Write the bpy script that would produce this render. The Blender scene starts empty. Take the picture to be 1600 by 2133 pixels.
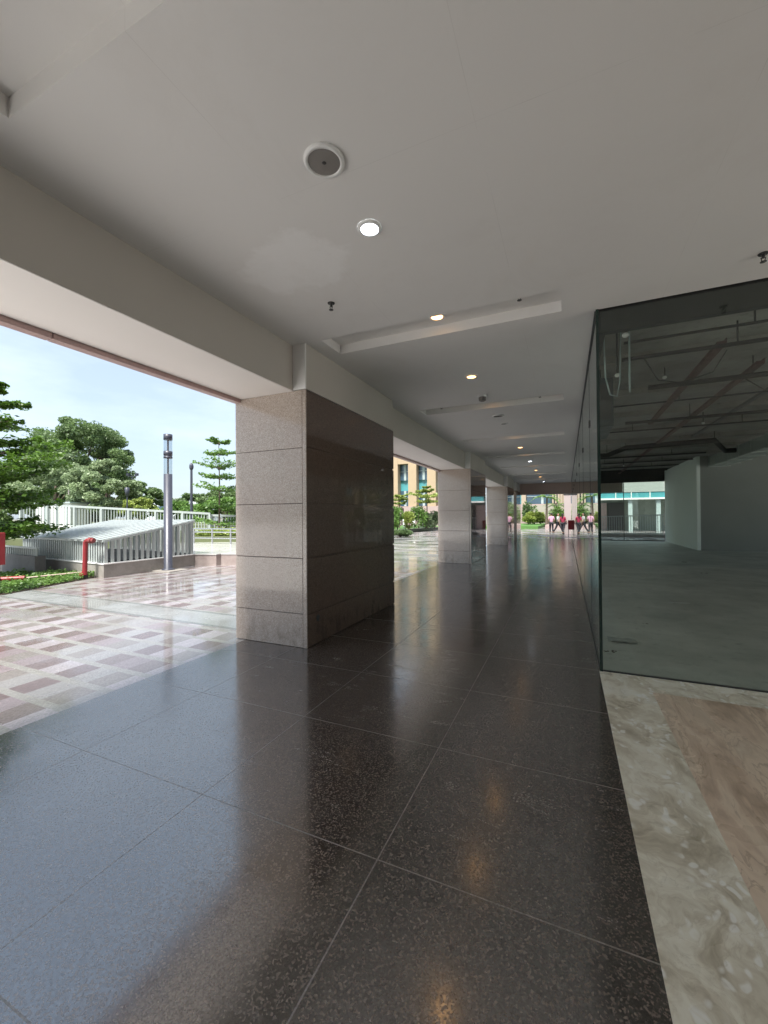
import bpy, bmesh, math, random
import numpy as np
from mathutils import Matrix, Vector
random.seed(7); rng = np.random.default_rng(11)
scene = bpy.context.scene
COL = scene.collection
R = math.radians

# ------------------------------------------------------------------ camera
FPX, YAW, PITCH, ROLL, EYE = 851.0, R(24.08), R(0.56), R(-0.40), 1.5
def cam_axes():
    cy, sy = math.cos(YAW), math.sin(YAW)
    right = Vector((cy, sy, 0)); fwd = Vector((-sy, cy, 0)); up = Vector((0, 0, 1))
    f = math.cos(PITCH)*fwd + math.sin(PITCH)*up; u = -math.sin(PITCH)*fwd + math.cos(PITCH)*up
    return math.cos(ROLL)*right + math.sin(ROLL)*u, -math.sin(ROLL)*right + math.cos(ROLL)*u, f
AX, AY, AF = cam_axes()
cam = bpy.data.cameras.new("camera"); camo = bpy.data.objects.new("camera", cam); COL.objects.link(camo)
m = Matrix.Identity(4)
for i in range(3):
    m[i][0] = AX[i]; m[i][1] = AY[i]; m[i][2] = -AF[i]
m[0][3] = 0; m[1][3] = 0; m[2][3] = EYE
camo.matrix_world = m
cam.sensor_fit = 'HORIZONTAL'; cam.sensor_width = 36; cam.lens = 36*FPX/1600
cam.clip_start = 0.05; cam.clip_end = 3000
scene.camera = camo
def ray(px, py):
    return AX*((px-800)/FPX) + AY*(-(py-1066.5)/FPX) + AF
def atd(px, py, d):            # point at depth d metres along a sight line of the photograph (used for surveying only)
    return Vector((0, 0, EYE)) + ray(px, py)*d
def atz(px, py, z=0.0):
    r = ray(px, py); return Vector((0, 0, EYE)) + r*((z-EYE)/r.z)

# ------------------------------------------------------------------ world, sun, exposure
SUN_EL, SUN_ROT = R(60), R(176)
w = bpy.data.worlds.new("World"); scene.world = w; w.use_nodes = True
nt = w.node_tree; nt.nodes.clear()
out = nt.nodes.new('ShaderNodeOutputWorld'); bg = nt.nodes.new('ShaderNodeBackground')
sky = nt.nodes.new('ShaderNodeTexSky'); sky.sky_type = 'NISHITA'; sky.sun_disc = False
sky.sun_elevation = SUN_EL; sky.sun_rotation = SUN_ROT; sky.air_density = 1.1; sky.dust_density = 2.2; sky.ozone_density = 2.0
tc = nt.nodes.new('ShaderNodeTexCoord'); mp = nt.nodes.new('ShaderNodeMapping'); mp.inputs['Scale'].default_value = (1, 1, 3.2)
no = nt.nodes.new('ShaderNodeTexNoise'); no.inputs['Scale'].default_value = 2.3; no.inputs['Detail'].default_value = 7; no.inputs['Roughness'].default_value = .58
rp = nt.nodes.new('ShaderNodeValToRGB'); rp.color_ramp.elements[0].position = .38; rp.color_ramp.elements[1].position = .70
rp.color_ramp.elements[0].color = (.45, .45, .45, 1); rp.color_ramp.elements[1].color = (.80, .80, .80, 1)
mx = nt.nodes.new('ShaderNodeMix'); mx.data_type = 'RGBA'; mx.inputs[7].default_value = (5.35, 6.2, 7.1, 1)
L = nt.links.new
L(tc.outputs['Generated'], mp.inputs['Vector']); L(mp.outputs['Vector'], no.inputs['Vector']); L(no.outputs['Fac'], rp.inputs['Fac'])
L(rp.outputs['Color'], mx.inputs[0]); L(sky.outputs['Color'], mx.inputs[6]); L(mx.outputs[2], bg.inputs['Color'])
bg.inputs['Strength'].default_value = 0.066
L(bg.outputs['Background'], out.inputs['Surface'])
sun = bpy.data.lights.new("sun", 'SUN'); sun.energy = 3.4; sun.angle = R(14); sun.color = (1, .955, .89)
suno = bpy.data.objects.new("sun", sun); COL.objects.link(suno)
sd = Vector((math.sin(SUN_ROT)*math.cos(SUN_EL), math.cos(SUN_ROT)*math.cos(SUN_EL), math.sin(SUN_EL)))
suno.rotation_euler = sd.to_track_quat('Z', 'Y').to_euler()
scene.view_settings.view_transform = 'Standard'; scene.view_settings.look = 'None'
scene.view_settings.exposure = 1.6; scene.view_settings.gamma = 1; scene.view_settings.use_curve_mapping = False
scene.render.engine = 'CYCLES'
cy = scene.cycles
cy.use_denoising = True
try: cy.denoiser = 'OPENIMAGEDENOISE'
except Exception: pass
cy.max_bounces = 10; cy.diffuse_bounces = 6; cy.glossy_bounces = 6; cy.transparent_max_bounces = 24; cy.transmission_bounces = 6
cy.sample_clamp_indirect = 6; cy.caustics_reflective = True; cy.caustics_refractive = False

# ------------------------------------------------------------------ shader helpers
class NB:
    def __init__(s, name, spec=0.5):
        s.m = bpy.data.materials.new(name); s.m.use_nodes = True; s.t = s.m.node_tree
        s.b = s.t.nodes['Principled BSDF']; s.pos = None
    def n(s, typ, **kw):
        x = s.t.nodes.new('ShaderNode'+typ)
        for k, v in kw.items(): setattr(x, k, v)
        return x
    def l(s, a, b): s.t.links.new(a, b)
    def put(s, v, inp):
        if hasattr(v, 'is_output'): s.l(v, inp)
        else: inp.default_value = v
    def P(s):
        if s.pos is None: s.pos = s.n('NewGeometry').outputs['Position']
        return s.pos
    def xyz(s, v=None):
        x = s.n('SeparateXYZ'); s.l(v or s.P(), x.inputs[0]); return x.outputs
    def M(s, op, a, b=0.0, c=0.0, clamp=False):
        x = s.n('Math', operation=op, use_clamp=clamp); s.put(a, x.inputs[0]); s.put(b, x.inputs[1])
        if len(x.inputs) > 2: s.put(c, x.inputs[2])
        return x.outputs[0]
    def mix(s, f, a, b, blend='MIX'):
        x = s.n('Mix', data_type='RGBA', blend_type=blend)
        s.put(f, x.inputs[0])
        for v, i in ((a, 6), (b, 7)):
            s.put(v if hasattr(v, 'is_output') else tuple(v)+(1,)*(4-len(v)), x.inputs[i])
        return x.outputs[2]
    def scale(s, v, sc):
        x = s.n('Mapping'); s.l(v, x.inputs[0]); x.inputs['Scale'].default_value = sc; return x.outputs[0]
    def noise(s, sc, det=3, rough=.55, vec=None, dist=0, out='Fac'):
        x = s.n('TexNoise'); s.l(vec or s.P(), x.inputs['Vector']); x.inputs['Scale'].default_value = sc
        x.inputs['Detail'].default_value = det; x.inputs['Roughness'].default_value = rough; x.inputs['Distortion'].default_value = dist
        return x.outputs[out]
    def voro(s, sc, vec=None, out='Color', feature='F1', rnd=1):
        x = s.n('TexVoronoi', feature=feature); s.l(vec or s.P(), x.inputs['Vector']); x.inputs['Scale'].default_value = sc
        x.inputs['Randomness'].default_value = rnd
        return x.outputs[out]
    def white(s, v):
        x = s.n('TexWhiteNoise', noise_dimensions='3D'); s.l(v, x.inputs['Vector']); return x.outputs['Value']
    def comb(s, a, b, c=0.0):
        x = s.n('CombineXYZ'); s.put(a, x.inputs[0]); s.put(b, x.inputs[1]); s.put(c, x.inputs[2]); return x.outputs[0]
    def ramp(s, f, stops, interp='LINEAR'):
        x = s.n('ValToRGB'); s.l(f, x.inputs[0]); cr = x.color_ramp; cr.interpolation = interp
        while len(cr.elements) < len(stops): cr.elements.new(.5)
        for e, (p, c) in zip(cr.elements, stops):
            e.position = p; e.color = (c, c, c, 1) if not hasattr(c, '__len__') else tuple(c)+(1,)*(4-len(c))
        return x.outputs[0]
    def maprange(s, v, a, b, c, d):
        x = s.n('MapRange'); s.put(v, x.inputs[0])
        for i, q in enumerate((a, b, c, d)): x.inputs[i+1].default_value = q
        return x.outputs[0]
    def bump(s, h, st=.2, dist=.01):
        x = s.n('Bump'); s.l(h, x.inputs['Height']); x.inputs['Strength'].default_value = st; x.inputs['Distance'].default_value = dist
        s.l(x.outputs[0], s.b.inputs['Normal'])
    def line(s, c, x0, d, w):     # 1 on joints of pitch d through x0, half width w
        f = s.M('FRACT', s.M('DIVIDE', s.M('SUBTRACT', c, x0), d))
        e = s.M('MINIMUM', f, s.M('SUBTRACT', 1.0, f))
        return s.M('LESS_THAN', s.M('MULTIPLY', e, d), w)
    def cell(s, c, x0, d): return s.M('FLOOR', s.M('DIVIDE', s.M('SUBTRACT', c, x0), d))
    def fin(s, col=None, rough=.5, metal=0., ior=1.5):
        if col is not None: s.put(col if hasattr(col, 'is_output') else tuple(col)+(1,)*(4-len(col)), s.b.inputs['Base Color'])
        s.put(rough, s.b.inputs['Roughness']); s.b.inputs['Metallic'].default_value = metal; s.b.inputs['IOR'].default_value = ior
        return s.m
MATS = {}
def simple(name, col, rough=.5, var=.12, sc=6, metal=0., ior=1.5, bump=0):
    if name in MATS: return MATS[name]
    b = NB(name); n = b.noise(sc, 4)
    c = b.mix(n, [x*(1-var) for x in col], [min(1, x*(1+var)) for x in col])
    if bump: b.bump(b.noise(sc*12, 3), bump, .004)
    MATS[name] = b.fin(c, b.maprange(b.noise(sc*1.7, 3), .3, .7, max(.02, rough*.8), min(1, rough*1.2)), metal, ior)
    return MATS[name]
def emit(name, col, st):
    b = NB(name); b.b.inputs['Emission Color'].default_value = (*col, 1); b.b.inputs['Emission Strength'].default_value = st
    return b.fin((.8, .8, .8), .4)

def granite_floor():
    b = NB('dark_polished_granite'); x, y, z = b.xyz()
    joint = b.M('MAXIMUM', b.line(x, -0.77, 1.045, .0032), b.line(y, 1.626, .9385, .0032))
    tile = b.white(b.comb(b.cell(x, -0.77, 1.045), b.cell(y, 1.626, .9385)))
    sp = b.voro(150, out='Color'); spx = b.n('SeparateColor'); b.l(sp, spx.inputs[0]); s1 = spx.outputs[0]
    s2 = b.noise(120, 3, .7)
    f = b.M('ADD', b.M('MULTIPLY', s1, .62), b.M('MULTIPLY', s2, .7))
    base = b.ramp(f, [(.36, (.004, .003, .0025)), (.60, (.024, .018, .0145)), (.77, (.078, .060, .050)), (.93, (.22, .18, .15))])
    worn = b.noise(.9, 4, .6)
    base = b.mix(b.M('MULTIPLY', tile, .45), base, (.085, .066, .055))
    base = b.mix(b.maprange(worn, .42, .72, 0, .30), base, (.11, .093, .082))
    scuff = b.noise(2.6, 6, .75, vec=b.scale(b.P(), (1, 3.5, 1)), dist=.8)
    base = b.mix(b.maprange(scuff, .58, .66, 0, .20), base, (.16, .14, .125))
    base = b.mix(joint, base, (.115, .092, .076))
    sm = b.noise(3.0, 5, .65)
    rough = b.M('ADD', b.maprange(sm, .3, .75, .09, .19), b.M('MULTIPLY', tile, .04))
    rough = b.M('ADD', rough, b.maprange(scuff, .52, .66, 0, .06))
    rough = b.M('ADD', rough, b.M('MULTIPLY', joint, .35))
    rough = b.M('ADD', rough, b.maprange(f, .45, .85, -.02, .07))
    b.put(b.maprange(f, .4, .9, .56, .36), b.b.inputs['Specular IOR Level'])
    b.bump(b.noise(1.1, 2), .10, .003)
    return b.fin(base, rough, ior=3.1)
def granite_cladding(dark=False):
    b = NB('brown_granite_dark_polished' if dark else 'brown_granite_cladding')
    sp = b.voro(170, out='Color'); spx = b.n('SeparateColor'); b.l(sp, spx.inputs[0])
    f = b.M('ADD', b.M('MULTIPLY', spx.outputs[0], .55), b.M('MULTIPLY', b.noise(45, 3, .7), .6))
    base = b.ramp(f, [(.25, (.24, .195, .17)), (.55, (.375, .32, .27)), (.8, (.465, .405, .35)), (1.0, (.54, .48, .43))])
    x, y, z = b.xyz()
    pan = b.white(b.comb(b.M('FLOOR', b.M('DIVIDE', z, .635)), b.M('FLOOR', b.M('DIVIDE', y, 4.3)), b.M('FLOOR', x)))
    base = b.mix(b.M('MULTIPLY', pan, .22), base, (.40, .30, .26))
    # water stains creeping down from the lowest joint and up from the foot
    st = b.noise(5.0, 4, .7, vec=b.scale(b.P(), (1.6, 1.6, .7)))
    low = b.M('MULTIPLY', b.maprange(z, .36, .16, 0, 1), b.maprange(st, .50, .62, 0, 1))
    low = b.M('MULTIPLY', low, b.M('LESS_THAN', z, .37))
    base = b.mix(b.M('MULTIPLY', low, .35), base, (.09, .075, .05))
    if dark: base = b.mix(1.0, base, (.30, .245, .22), 'MULTIPLY')  # inner face copy: same granite base multiplied darker
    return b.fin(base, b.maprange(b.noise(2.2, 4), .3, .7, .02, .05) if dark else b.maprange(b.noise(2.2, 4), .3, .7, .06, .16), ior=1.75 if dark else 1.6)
def paving():
    b = NB('plaza_stone_paving'); x, y, z = b.xyz()
    py, pxx = .362, .52
    fy = b.M('FRACT', b.M('DIVIDE', b.M('SUBTRACT', y, 2.235), py)); iy = b.cell(y, 2.235, py)
    off = b.M('MULTIPLY', b.white(b.comb(iy, 3.3)), .18)
    xs = b.M('ADD', x, off)
    fx = b.M('FRACT', b.M('DIVIDE', b.M('SUBTRACT', xs, -4.45), pxx)); ix = b.cell(xs, -4.45, pxx)
    w1 = b.white(b.comb(ix, iy, 1.7)); w2 = b.white(b.comb(ix, iy, 9.1))
    dark = b.ramp(w1, [(0, (.175, .13, .125)), (.3, (.21, .175, .17)), (.55, (.24, .22, .205)), (.8, (.195, .155, .155)), (.92, (.30, .285, .28))], 'CONSTANT')
    pale = b.ramp(w2, [(0, (.38, .355, .37)), (.4, (.31, .305, .30)), (.75, (.27, .23, .24))], 'CONSTANT')
    blk = b.M('LESS_THAN', fx, .50)
    c = b.mix(blk, pale, dark)
    joint = b.M('MAXIMUM', b.M('LESS_THAN', fy, .21), b.M('LESS_THAN', fx, 0.02))
    creamv = b.mix(b.noise(2.5, 3), (.28, .275, .255), (.35, .345, .32))
    c = b.mix(b.M('MAXIMUM', b.M('LESS_THAN', fy, .21), 0.0), c, creamv)
    # every fifth course a broader plain course
    # long white drain band
    yb = b.M('ADD', y, b.M('MULTIPLY', x, -.0))
    inb = b.M('MULTIPLY', b.M('GREATER_THAN', yb, 4.24), b.M('LESS_THAN', yb, 4.74))
    edge = b.M('MULTIPLY', b.M('GREATER_THAN', yb, 4.17), b.M('LESS_THAN', yb, 4.81))
    c = b.mix(edge, c, (.18, .19, .18)); c = b.mix(inb, c, (.29, .305, .295))
    # pale striped part further along
    far = b.M('MULTIPLY', b.M('GREATER_THAN', y, 12.2), b.M('LESS_THAN', x, -3.9))
    str_ = b.M('LESS_THAN', b.M('FRACT', b.M('DIVIDE', y, 1.9)), .55)
    cf = b.mix(str_, (.20, .205, .20), (.33, .34, .33))
    c = b.mix(far, c, cf)
    vfar = b.M('GREATER_THAN', y, 28.5)
    c = b.mix(vfar, c, b.mix(b.noise(.9, 3), (.28, .26, .26), (.33, .31, .31)))
    gr = b.voro(90, out='Color'); gg = b.n('SeparateColor'); b.l(gr, gg.inputs[0])
    c = b.mix(b.maprange(b.noise(1.1, 5, .7), .4, .7, 0, .35), c, (.25, .235, .225))
    c = b.mix(.30, c, b.ramp(gg.outputs[1], [(0, .25), (.5, .5), (1, .85)]), 'OVERLAY')
    c = b.mix(1.0, c, (.81, .80, .81), 'MULTIPLY')
    wet = b.noise(.55, 4, .6)
    wr = b.maprange(wet, .40, .56, .30, .04)
    rough = b.M('ADD', wr, b.M('MULTIPLY', w2, .08))
    b.bump(b.noise(1.5, 2), .08, .004)
    return b.fin(c, rough, ior=1.6)
def marble(name, cols, sc, stretch):
    b = NB(name); v = b.scale(b.P(), stretch)
    warp = b.noise(1.6, 4, .6, out='Color', vec=v)
    add = b.n('VectorMath', operation='ADD'); b.l(v, add.inputs[0])
    sc2 = b.n('VectorMath', operation='SCALE'); b.l(warp, sc2.inputs[0]); sc2.inputs['Scale'].default_value = .55; b.l(sc2.outputs[0], add.inputs[1])
    n = b.noise(sc, 7, .62, vec=add.outputs[0], dist=.6)
    c = b.ramp(n, cols)
    pebb = b.voro(sc*3.4, vec=add.outputs[0], out='Distance')
    patch = b.M('MULTIPLY', b.maprange(pebb, .26, .40, 1, 0), b.maprange(b.noise(sc*.9, 3, vec=v), .44, .52, 0, 1))
    c = b.mix(b.M('MULTIPLY', patch, .8 if 'pale' in name else .0), c, (.97, .97, .91))
    vein = b.ramp(b.noise(sc*.7, 6, .6, vec=add.outputs[0], dist=1.4), [(.485, 0), (.50, 1), (.515, 0)])
    c = b.mix(b.M('MULTIPLY', vein, .30 if 'pale' in name else .75), c, cols[0][1])
    return b.fin(c, b.maprange(b.noise(2, 4), .3, .7, .22, .38), ior=1.5)
def ceiling_paint():
    b = NB('matt_ceiling_paint'); x, y, z = b.xyz()
    n = b.noise(.8, 3)
    c = b.mix(n, (.73, .715, .695), (.78, .765, .74))
    # a repainted patch with a ragged outline beside the first lamp
    dx = b.M('DIVIDE', b.M('SUBTRACT', x, -1.95), .44); dy = b.M('DIVIDE', b.M('SUBTRACT', y, 2.66), .36)
    d = b.M('ADD', b.M('SQRT', b.M('ADD', b.M('MULTIPLY', dx, dx), b.M('MULTIPLY', dy, dy))), b.M('MULTIPLY', b.M('SUBTRACT', b.noise(3.2, 4, .6), .5), 1.6))
    c = b.mix(b.maprange(d, .80, 1.05, 1, 0), c, (.82, .81, .795))
    st = b.noise(1.3, 6, .7, dist=.5)
    c = b.mix(b.maprange(st, .52, .72, 0, .35), c, (.68, .655, .62))
    seam = b.M('MAXIMUM', b.line(x, -1.62, 1.22, .0012), b.line(y, 2.05, 2.44, .0012))
    c = b.mix(b.M('MULTIPLY', seam, b.maprange(b.noise(1.9, 3), .42, .6, 0, .45)), c, (.5, .48, .45))
    b.bump(b.M('ADD', b.noise(30, 3), b.M('MULTIPLY', b.noise(2.2, 3), 3.0)), .08, .003)
    return b.fin(c, .7)
def glass(name='tinted_glass', tint=(.945, .975, .955), f0=.05):
    b = NB(name); g = b.n('NewGeometry')
    dt = b.n('VectorMath', operation='DOT_PRODUCT'); b.l(g.outputs['Normal'], dt.inputs[0]); b.l(g.outputs['Incoming'], dt.inputs[1])
    c = b.M('ABSOLUTE', dt.outputs['Value']); p = b.M('POWER', b.M('SUBTRACT', 1.0, c, clamp=True), 5.0)
    F = b.M('ADD', b.M('MULTIPLY', p, 1-f0), f0)
    tr = b.n('BsdfTransparent'); tr.inputs[0].default_value = (*tint, 1)
    gl = b.n('BsdfGlossy'); gl.inputs['Roughness'].default_value = .0; gl.inputs['Color'].default_value = (.93, .97, .95, 1)
    ms = b.n('MixShader'); b.l(F, ms.inputs[0]); b.l(tr.outputs[0], ms.inputs[1]); b.l(gl.outputs[0], ms.inputs[2])
    o = b.t.nodes['Material Output']; b.l(ms.outputs[0], o.inputs['Surface']); b.t.nodes.remove(b.b)
    return b.m
def concrete(name, lo, hi, rough, st=.3, sc=1.3):
    b = NB(name); n = b.noise(sc, 7, .62); n2 = b.noise(sc*7, 5, .7)
    c = b.mix(b.ramp(n, [(.35, 0), (.65, 1)]), lo, hi)
    c = b.mix(b.maprange(n2, .56, .70, 0, .5), c, [x*.45 for x in lo])
    b.bump(n2, st, .01)
    return b.fin(c, rough)
def leafmat(name, dark, light, var=.5, scl=.8):
    b = NB(name); g = b.n('NewGeometry'); rnd = g.outputs['Random Per Island']
    f = b.M('ADD', b.M('MULTIPLY', rnd, var), b.M('MULTIPLY', b.maprange(b.noise(scl, 3), .35, .65, 0, 1), 1-var))
    c = b.mix(f, dark, light)
    b.fin(c, .45)
    b.b.inputs['Transmission Weight'].default_value = 0.0
    tl = b.n('BsdfTranslucent'); b.l(b.mix(.5, c, light), tl.inputs[0])
    ms = b.n('MixShader'); ms.inputs[0].default_value = .35
    b.l(b.b.outputs[0], ms.inputs[1]); b.l(tl.outputs[0], ms.inputs[2]); b.l(ms.outputs[0], b.t.nodes['Material Output'].inputs['Surface'])
    return b.m

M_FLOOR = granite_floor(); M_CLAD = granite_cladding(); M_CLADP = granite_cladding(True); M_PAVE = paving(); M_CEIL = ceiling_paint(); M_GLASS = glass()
M_MARB = marble('pale_breccia_marble', [(.34, (.47, .42, .31)), (.46, (.68, .63, .50)), (.56, (.84, .81, .68)), (.72, (.93, .92, .82))], 5.0, (1, .8, 1))
M_PINK = marble('pink_brown_marble', [(.30, (.46, .35, .25)), (.43, (.68, .54, .41)), (.52, (.80, .67, .52)), (.62, (.66, .54, .41)), (.75, (.86, .76, .62))], 2.4, (2.2, .5, 1))
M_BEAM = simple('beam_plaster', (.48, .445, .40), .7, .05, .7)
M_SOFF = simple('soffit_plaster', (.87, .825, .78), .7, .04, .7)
M_TRIM = simple('white_casing_paint', (.72, .71, .69), .45, .04, 2)
M_PINKGR = simple('pink_granite_fascia', (.44, .30, .28), .35, .2, 40)
M_CONC = concrete('bare_screed', (.34, .35, .32), (.52, .535, .49), .5, .25, .9)
M_SLAB = concrete('raw_slab_concrete', (.20, .19, .17), (.33, .32, .285), .85, .4, 1.1)
M_PLINTH = concrete('plinth_granite', (.25, .235, .21), (.33, .31, .285), .5, .1, 4)
M_BLACK = simple('black_paint', (.012, .012, .012), .6, .2, 4)
M_WHITEM = simple('white_powder_coat', (.36, .40, .39), .4, .07, 5)
M_GREYM = simple('slate_powder_coat', (.045, .05, .07), .4, .08, 3)
M_RED = simple('red_pipe_paint', (.24, .02, .025), .4, .2, 6)
M_STEEL = simple('brushed_steel', (.6, .6, .6), .28, .05, 9, metal=1.0)
M_PIPE = simple('dark_pipe_paint', (.009, .007, .006), .6, .3, 5)
M_PIPER = simple('rust_red_channel', (.075, .02, .016), .6, .3, 5)
M_TAN = simple('tan_stone_facade', (.38, .29, .19), .6, .07, .8)
M_TAN2 = simple('beige_stone_facade', (.38, .31, .235), .6, .07, .8)
M_ROSE = simple('rose_stone_base', (.36, .275, .26), .5, .1, 2)
M_TEAL = simple('teal_spandrel_glass', (.08, .30, .33), .12, .25, .6, ior=1.6)
M_WIN = simple('dark_blue_window_glass', (.035, .075, .11), .06, .5, .5, ior=1.8)
M_MULL = simple('grey_mullion', (.35, .42, .42), .4, .1, 3)
M_BARK = simple('grey_brown_bark', (.13, .10, .075), .85, .3, 8, bump=.4)
M_PARTI = simple('pale_green_plasterboard', (.84, .89, .83), .65, .06, .9)
M_PARTD = simple('shaded_green_plasterboard', (.25, .255, .235), .7, .12, .8)  # same board as the partition, its weaker light put into the colour
M_SOIL = simple('dark_soil', (.06, .045, .03), .95, .3, 3)
M_GRASS = simple('lawn_green', (.07, .17, .035), .8, .35, 5)
M_PLATE = simple('white_plate', (.75, .75, .73), .4, .04, 8)
M_GRILLE = simple('grey_perforated_mesh', (.22, .205, .19), .6, .08, 220)
M_DARKM = simple('dark_metal', (.05, .05, .05), .45, .2, 10)

# ------------------------------------------------------------------ mesh helpers
def tag(o, label=None, cat=None, group=None, kind=None):
    if label: o['label'] = label
    if cat: o['category'] = cat
    if group: o['group'] = group
    if kind: o['kind'] = kind
    return o
def empty(name, loc, label=None, cat=None, group=None, rz=0):
    o = bpy.data.objects.new(name, None); COL.objects.link(o); o.location = loc; o.rotation_euler = (0, 0, rz); o.empty_display_size = .2
    return tag(o, label, cat, group)
class MB:
    def __init__(s): s.v = []; s.f = []; s.mi = []; s.sm = []; s.cur = 0
    def add(s, vs, fs, smooth=False):
        k = len(s.v); s.v += [tuple(p) for p in vs]; s.f += [tuple(i+k for i in f) for f in fs]
        s.mi += [s.cur]*len(fs); s.sm += [smooth]*len(fs); return s
    def box(s, x0, x1, y0, y1, z0, z1):
        v = [(x, y, z) for z in (z0, z1) for y in (y0, y1) for x in (x0, x1)]
        return s.add(v, [(0, 2, 3, 1), (4, 5, 7, 6), (0, 1, 5, 4), (2, 6, 7, 3), (0, 4, 6, 2), (1, 3, 7, 5)])
    def bar(s, p, q, w, h, up=(0, 0, 1)):
        p, q = Vector(p), Vector(q); d = (q-p).normalized(); u = Vector(up)
        a = d.cross(u)
        if a.length < 1e-4: a = d.cross(Vector((0, 1, 0)))
        a.normalize(); b2 = a.cross(d).normalized(); vs = []
        for c in (p, q):
            for sa, sb in ((-1, -1), (1, -1), (1, 1), (-1, 1)): vs.append(c + a*(sa*w/2) + b2*(sb*h/2))
        return s.add(vs, [(0, 3, 2, 1), (4, 5, 6, 7), (0, 1, 5, 4), (1, 2, 6, 5), (2, 3, 7, 6), (3, 0, 4, 7)])
    def prism(s, pts, z0, z1):
        n = len(pts); v = [(p[0], p[1], z0) for p in pts]+[(p[0], p[1], z1) for p in pts]
        f = [tuple(range(n-1, -1, -1)), tuple(range(n, 2*n))]+[(i, (i+1) % n, n+(i+1) % n, n+i) for i in range(n)]
        return s.add(v, f)
    def tube(s, pts, rad, seg=10, cap=True):
        pts = [Vector(p) for p in pts]; n = len(pts)
        if not hasattr(rad, '__len__'): rad = [rad]*n
        k = []; prev = None
        for i, p in enumerate(pts):
            d = (pts[min(i+1, n-1)]-pts[max(i-1, 0)]).normalized()
            a = prev if prev else (Vector((1, 0, 0)) if abs(d.x) < .9 else Vector((0, 1, 0)))
            a = (a - d*a.dot(d)).normalized(); prev = a; b2 = d.cross(a)
            k += [p + (a*math.cos(t)+b2*math.sin(t))*rad[i] for t in [2*math.pi*j/seg for j in range(seg)]]
        f = [(i*seg+j, i*seg+(j+1) % seg, (i+1)*seg+(j+1) % seg, (i+1)*seg+j) for i in range(n-1) for j in range(seg)]
        s.add(k, f, True)
        if cap:
            s.add(k[:seg], [tuple(range(seg-1, -1, -1))]); s.add(k[-seg:], [tuple(range(seg))])
        return s
    def lathe(s, cx, cy_, prof, seg=32):
        n = len(prof); v = [(cx+r*math.cos(2*math.pi*j/seg), cy_+r*math.sin(2*math.pi*j/seg), z) for r, z in prof for j in range(seg)]
        f = [(i*seg+j, i*seg+(j+1) % seg, (i+1)*seg+(j+1) % seg, (i+1)*seg+j) for i in range(n-1) for j in range(seg)]
        s.add(v, f, True)
        return s
    def ball(s, c, r, seg=12, rings=8, sq=(1, 1, 1)):
        v = []; f = []
        for i in range(rings+1):
            t = math.pi*i/rings
            for j in range(seg):
                a = 2*math.pi*j/seg
                v.append((c[0]+r*sq[0]*math.sin(t)*math.cos(a), c[1]+r*sq[1]*math.sin(t)*math.sin(a), c[2]+r*sq[2]*math.cos(t)))
        for i in range(rings):
            for j in range(seg): f.append((i*seg+j, (i+1)*seg+j, (i+1)*seg+(j+1) % seg, i*seg+(j+1) % seg))
        return s.add(v, f, True)
    def build(s, name, mat, parent=None, bevel=0):
        me = bpy.data.meshes.new(name)
        org = Vector(parent_world(parent)) if parent else Vector((0, 0, 0))
        me.from_pydata([(a-org.x, b-org.y, c-org.z) for a, b, c in s.v], [], s.f)
        mats = mat if isinstance(mat, (list, tuple)) else [mat]
        for mm in mats: me.materials.append(mm)
        me.polygons.foreach_set('material_index', s.mi); me.polygons.foreach_set('use_smooth', s.sm); me.update()
        o = bpy.data.objects.new(name, me); COL.objects.link(o)
        if parent: o.parent = parent
        if bevel:
            bv = o.modifiers.new('bevel', 'BEVEL'); bv.width = bevel; bv.segments = 2; bv.limit_method = 'ANGLE'; bv.angle_limit = R(40)
        return o
def parent_world(p):
    v = Vector((0, 0, 0))
    while p: v = v + p.location; p = p.parent
    return v
def struct(name, mb, mat, bevel=0): return tag(mb.build(name, mat, None, bevel), kind='structure')
def copy_tree(o, parent=None):
    c = o.copy(); COL.objects.link(c); c.parent = parent
    for ch in [x for x in bpy.data.objects if x.parent == o]: copy_tree(ch, c)
    return c

# ================================================================== SETTING
X0, X1 = -3.75, -2.70           # pillar outer and inner faces
XB = -2.875                     # beam inner face
XG = 0.280                      # side glass
YG = 4.435                      # front glass
ZC, ZS = 3.48, 2.96             # ceiling and soffit heights
YE = 27.6                       # far end of the arcade
YN = -5.4                      # near end, behind the camera
PY = [(-4.82, -2.24), (3.88, 6.46), (12.62, 15.2), (21.3, 23.9), (25.3, YE)]

g = MB(); S = 900
g.add([(-S, -S, -.05), (S, -S, -.05), (S, S, -.05), (-S, S, -.05)], [(0, 1, 2, 3)]); struct('ground', g, simple('dusty_ground', (.15, .15, .115), .9, .2, .3))
g = MB(); g.box(-32, -3.60, 1.0, 62, -.04, -.004); g.box(-3.60, 16, YE+.1, 62, -.04, -.004)
struct('plaza_paving', g, M_PAVE)
g = MB(); g.box(-70, -3.60, -60, .996, -.04, -.004); g.box(-3.6, 16, -60, YN-.3, -.04, -.004); g.box(16.01, 45, -60, 28, -.04, -.004); g.box(6.75, 16, YN-.29, YG-.1, -.04, -.004); struct('added_bounce_paving', g, simple('white_bounce_stone', (.80, .78, .75), .6, .05, 1))  # pale paving added out of view to bounce sunlight into arcade and shop
g = MB(); g.box(-3.60, XG-.01, YN, YE+.1, -.04, 0)
struct('arcade_floor', g, M_FLOOR)
g = MB(); g.box(XG-.01, .645, YN, YG, -.04, 0); g.box(.645, 6.5, 4.07, YG, -.04, 0); struct('marble_border_floor', g, M_MARB)
g = MB(); g.box(.645, 6.5, YN, 4.07, -.04, 0); struct('pink_marble_floor', g, M_PINK)
g = MB(); g.box(XG-.01, 16, YG, 26.9, -.06, -.002); struct('shop_floor', g, M_CONC)

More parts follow.
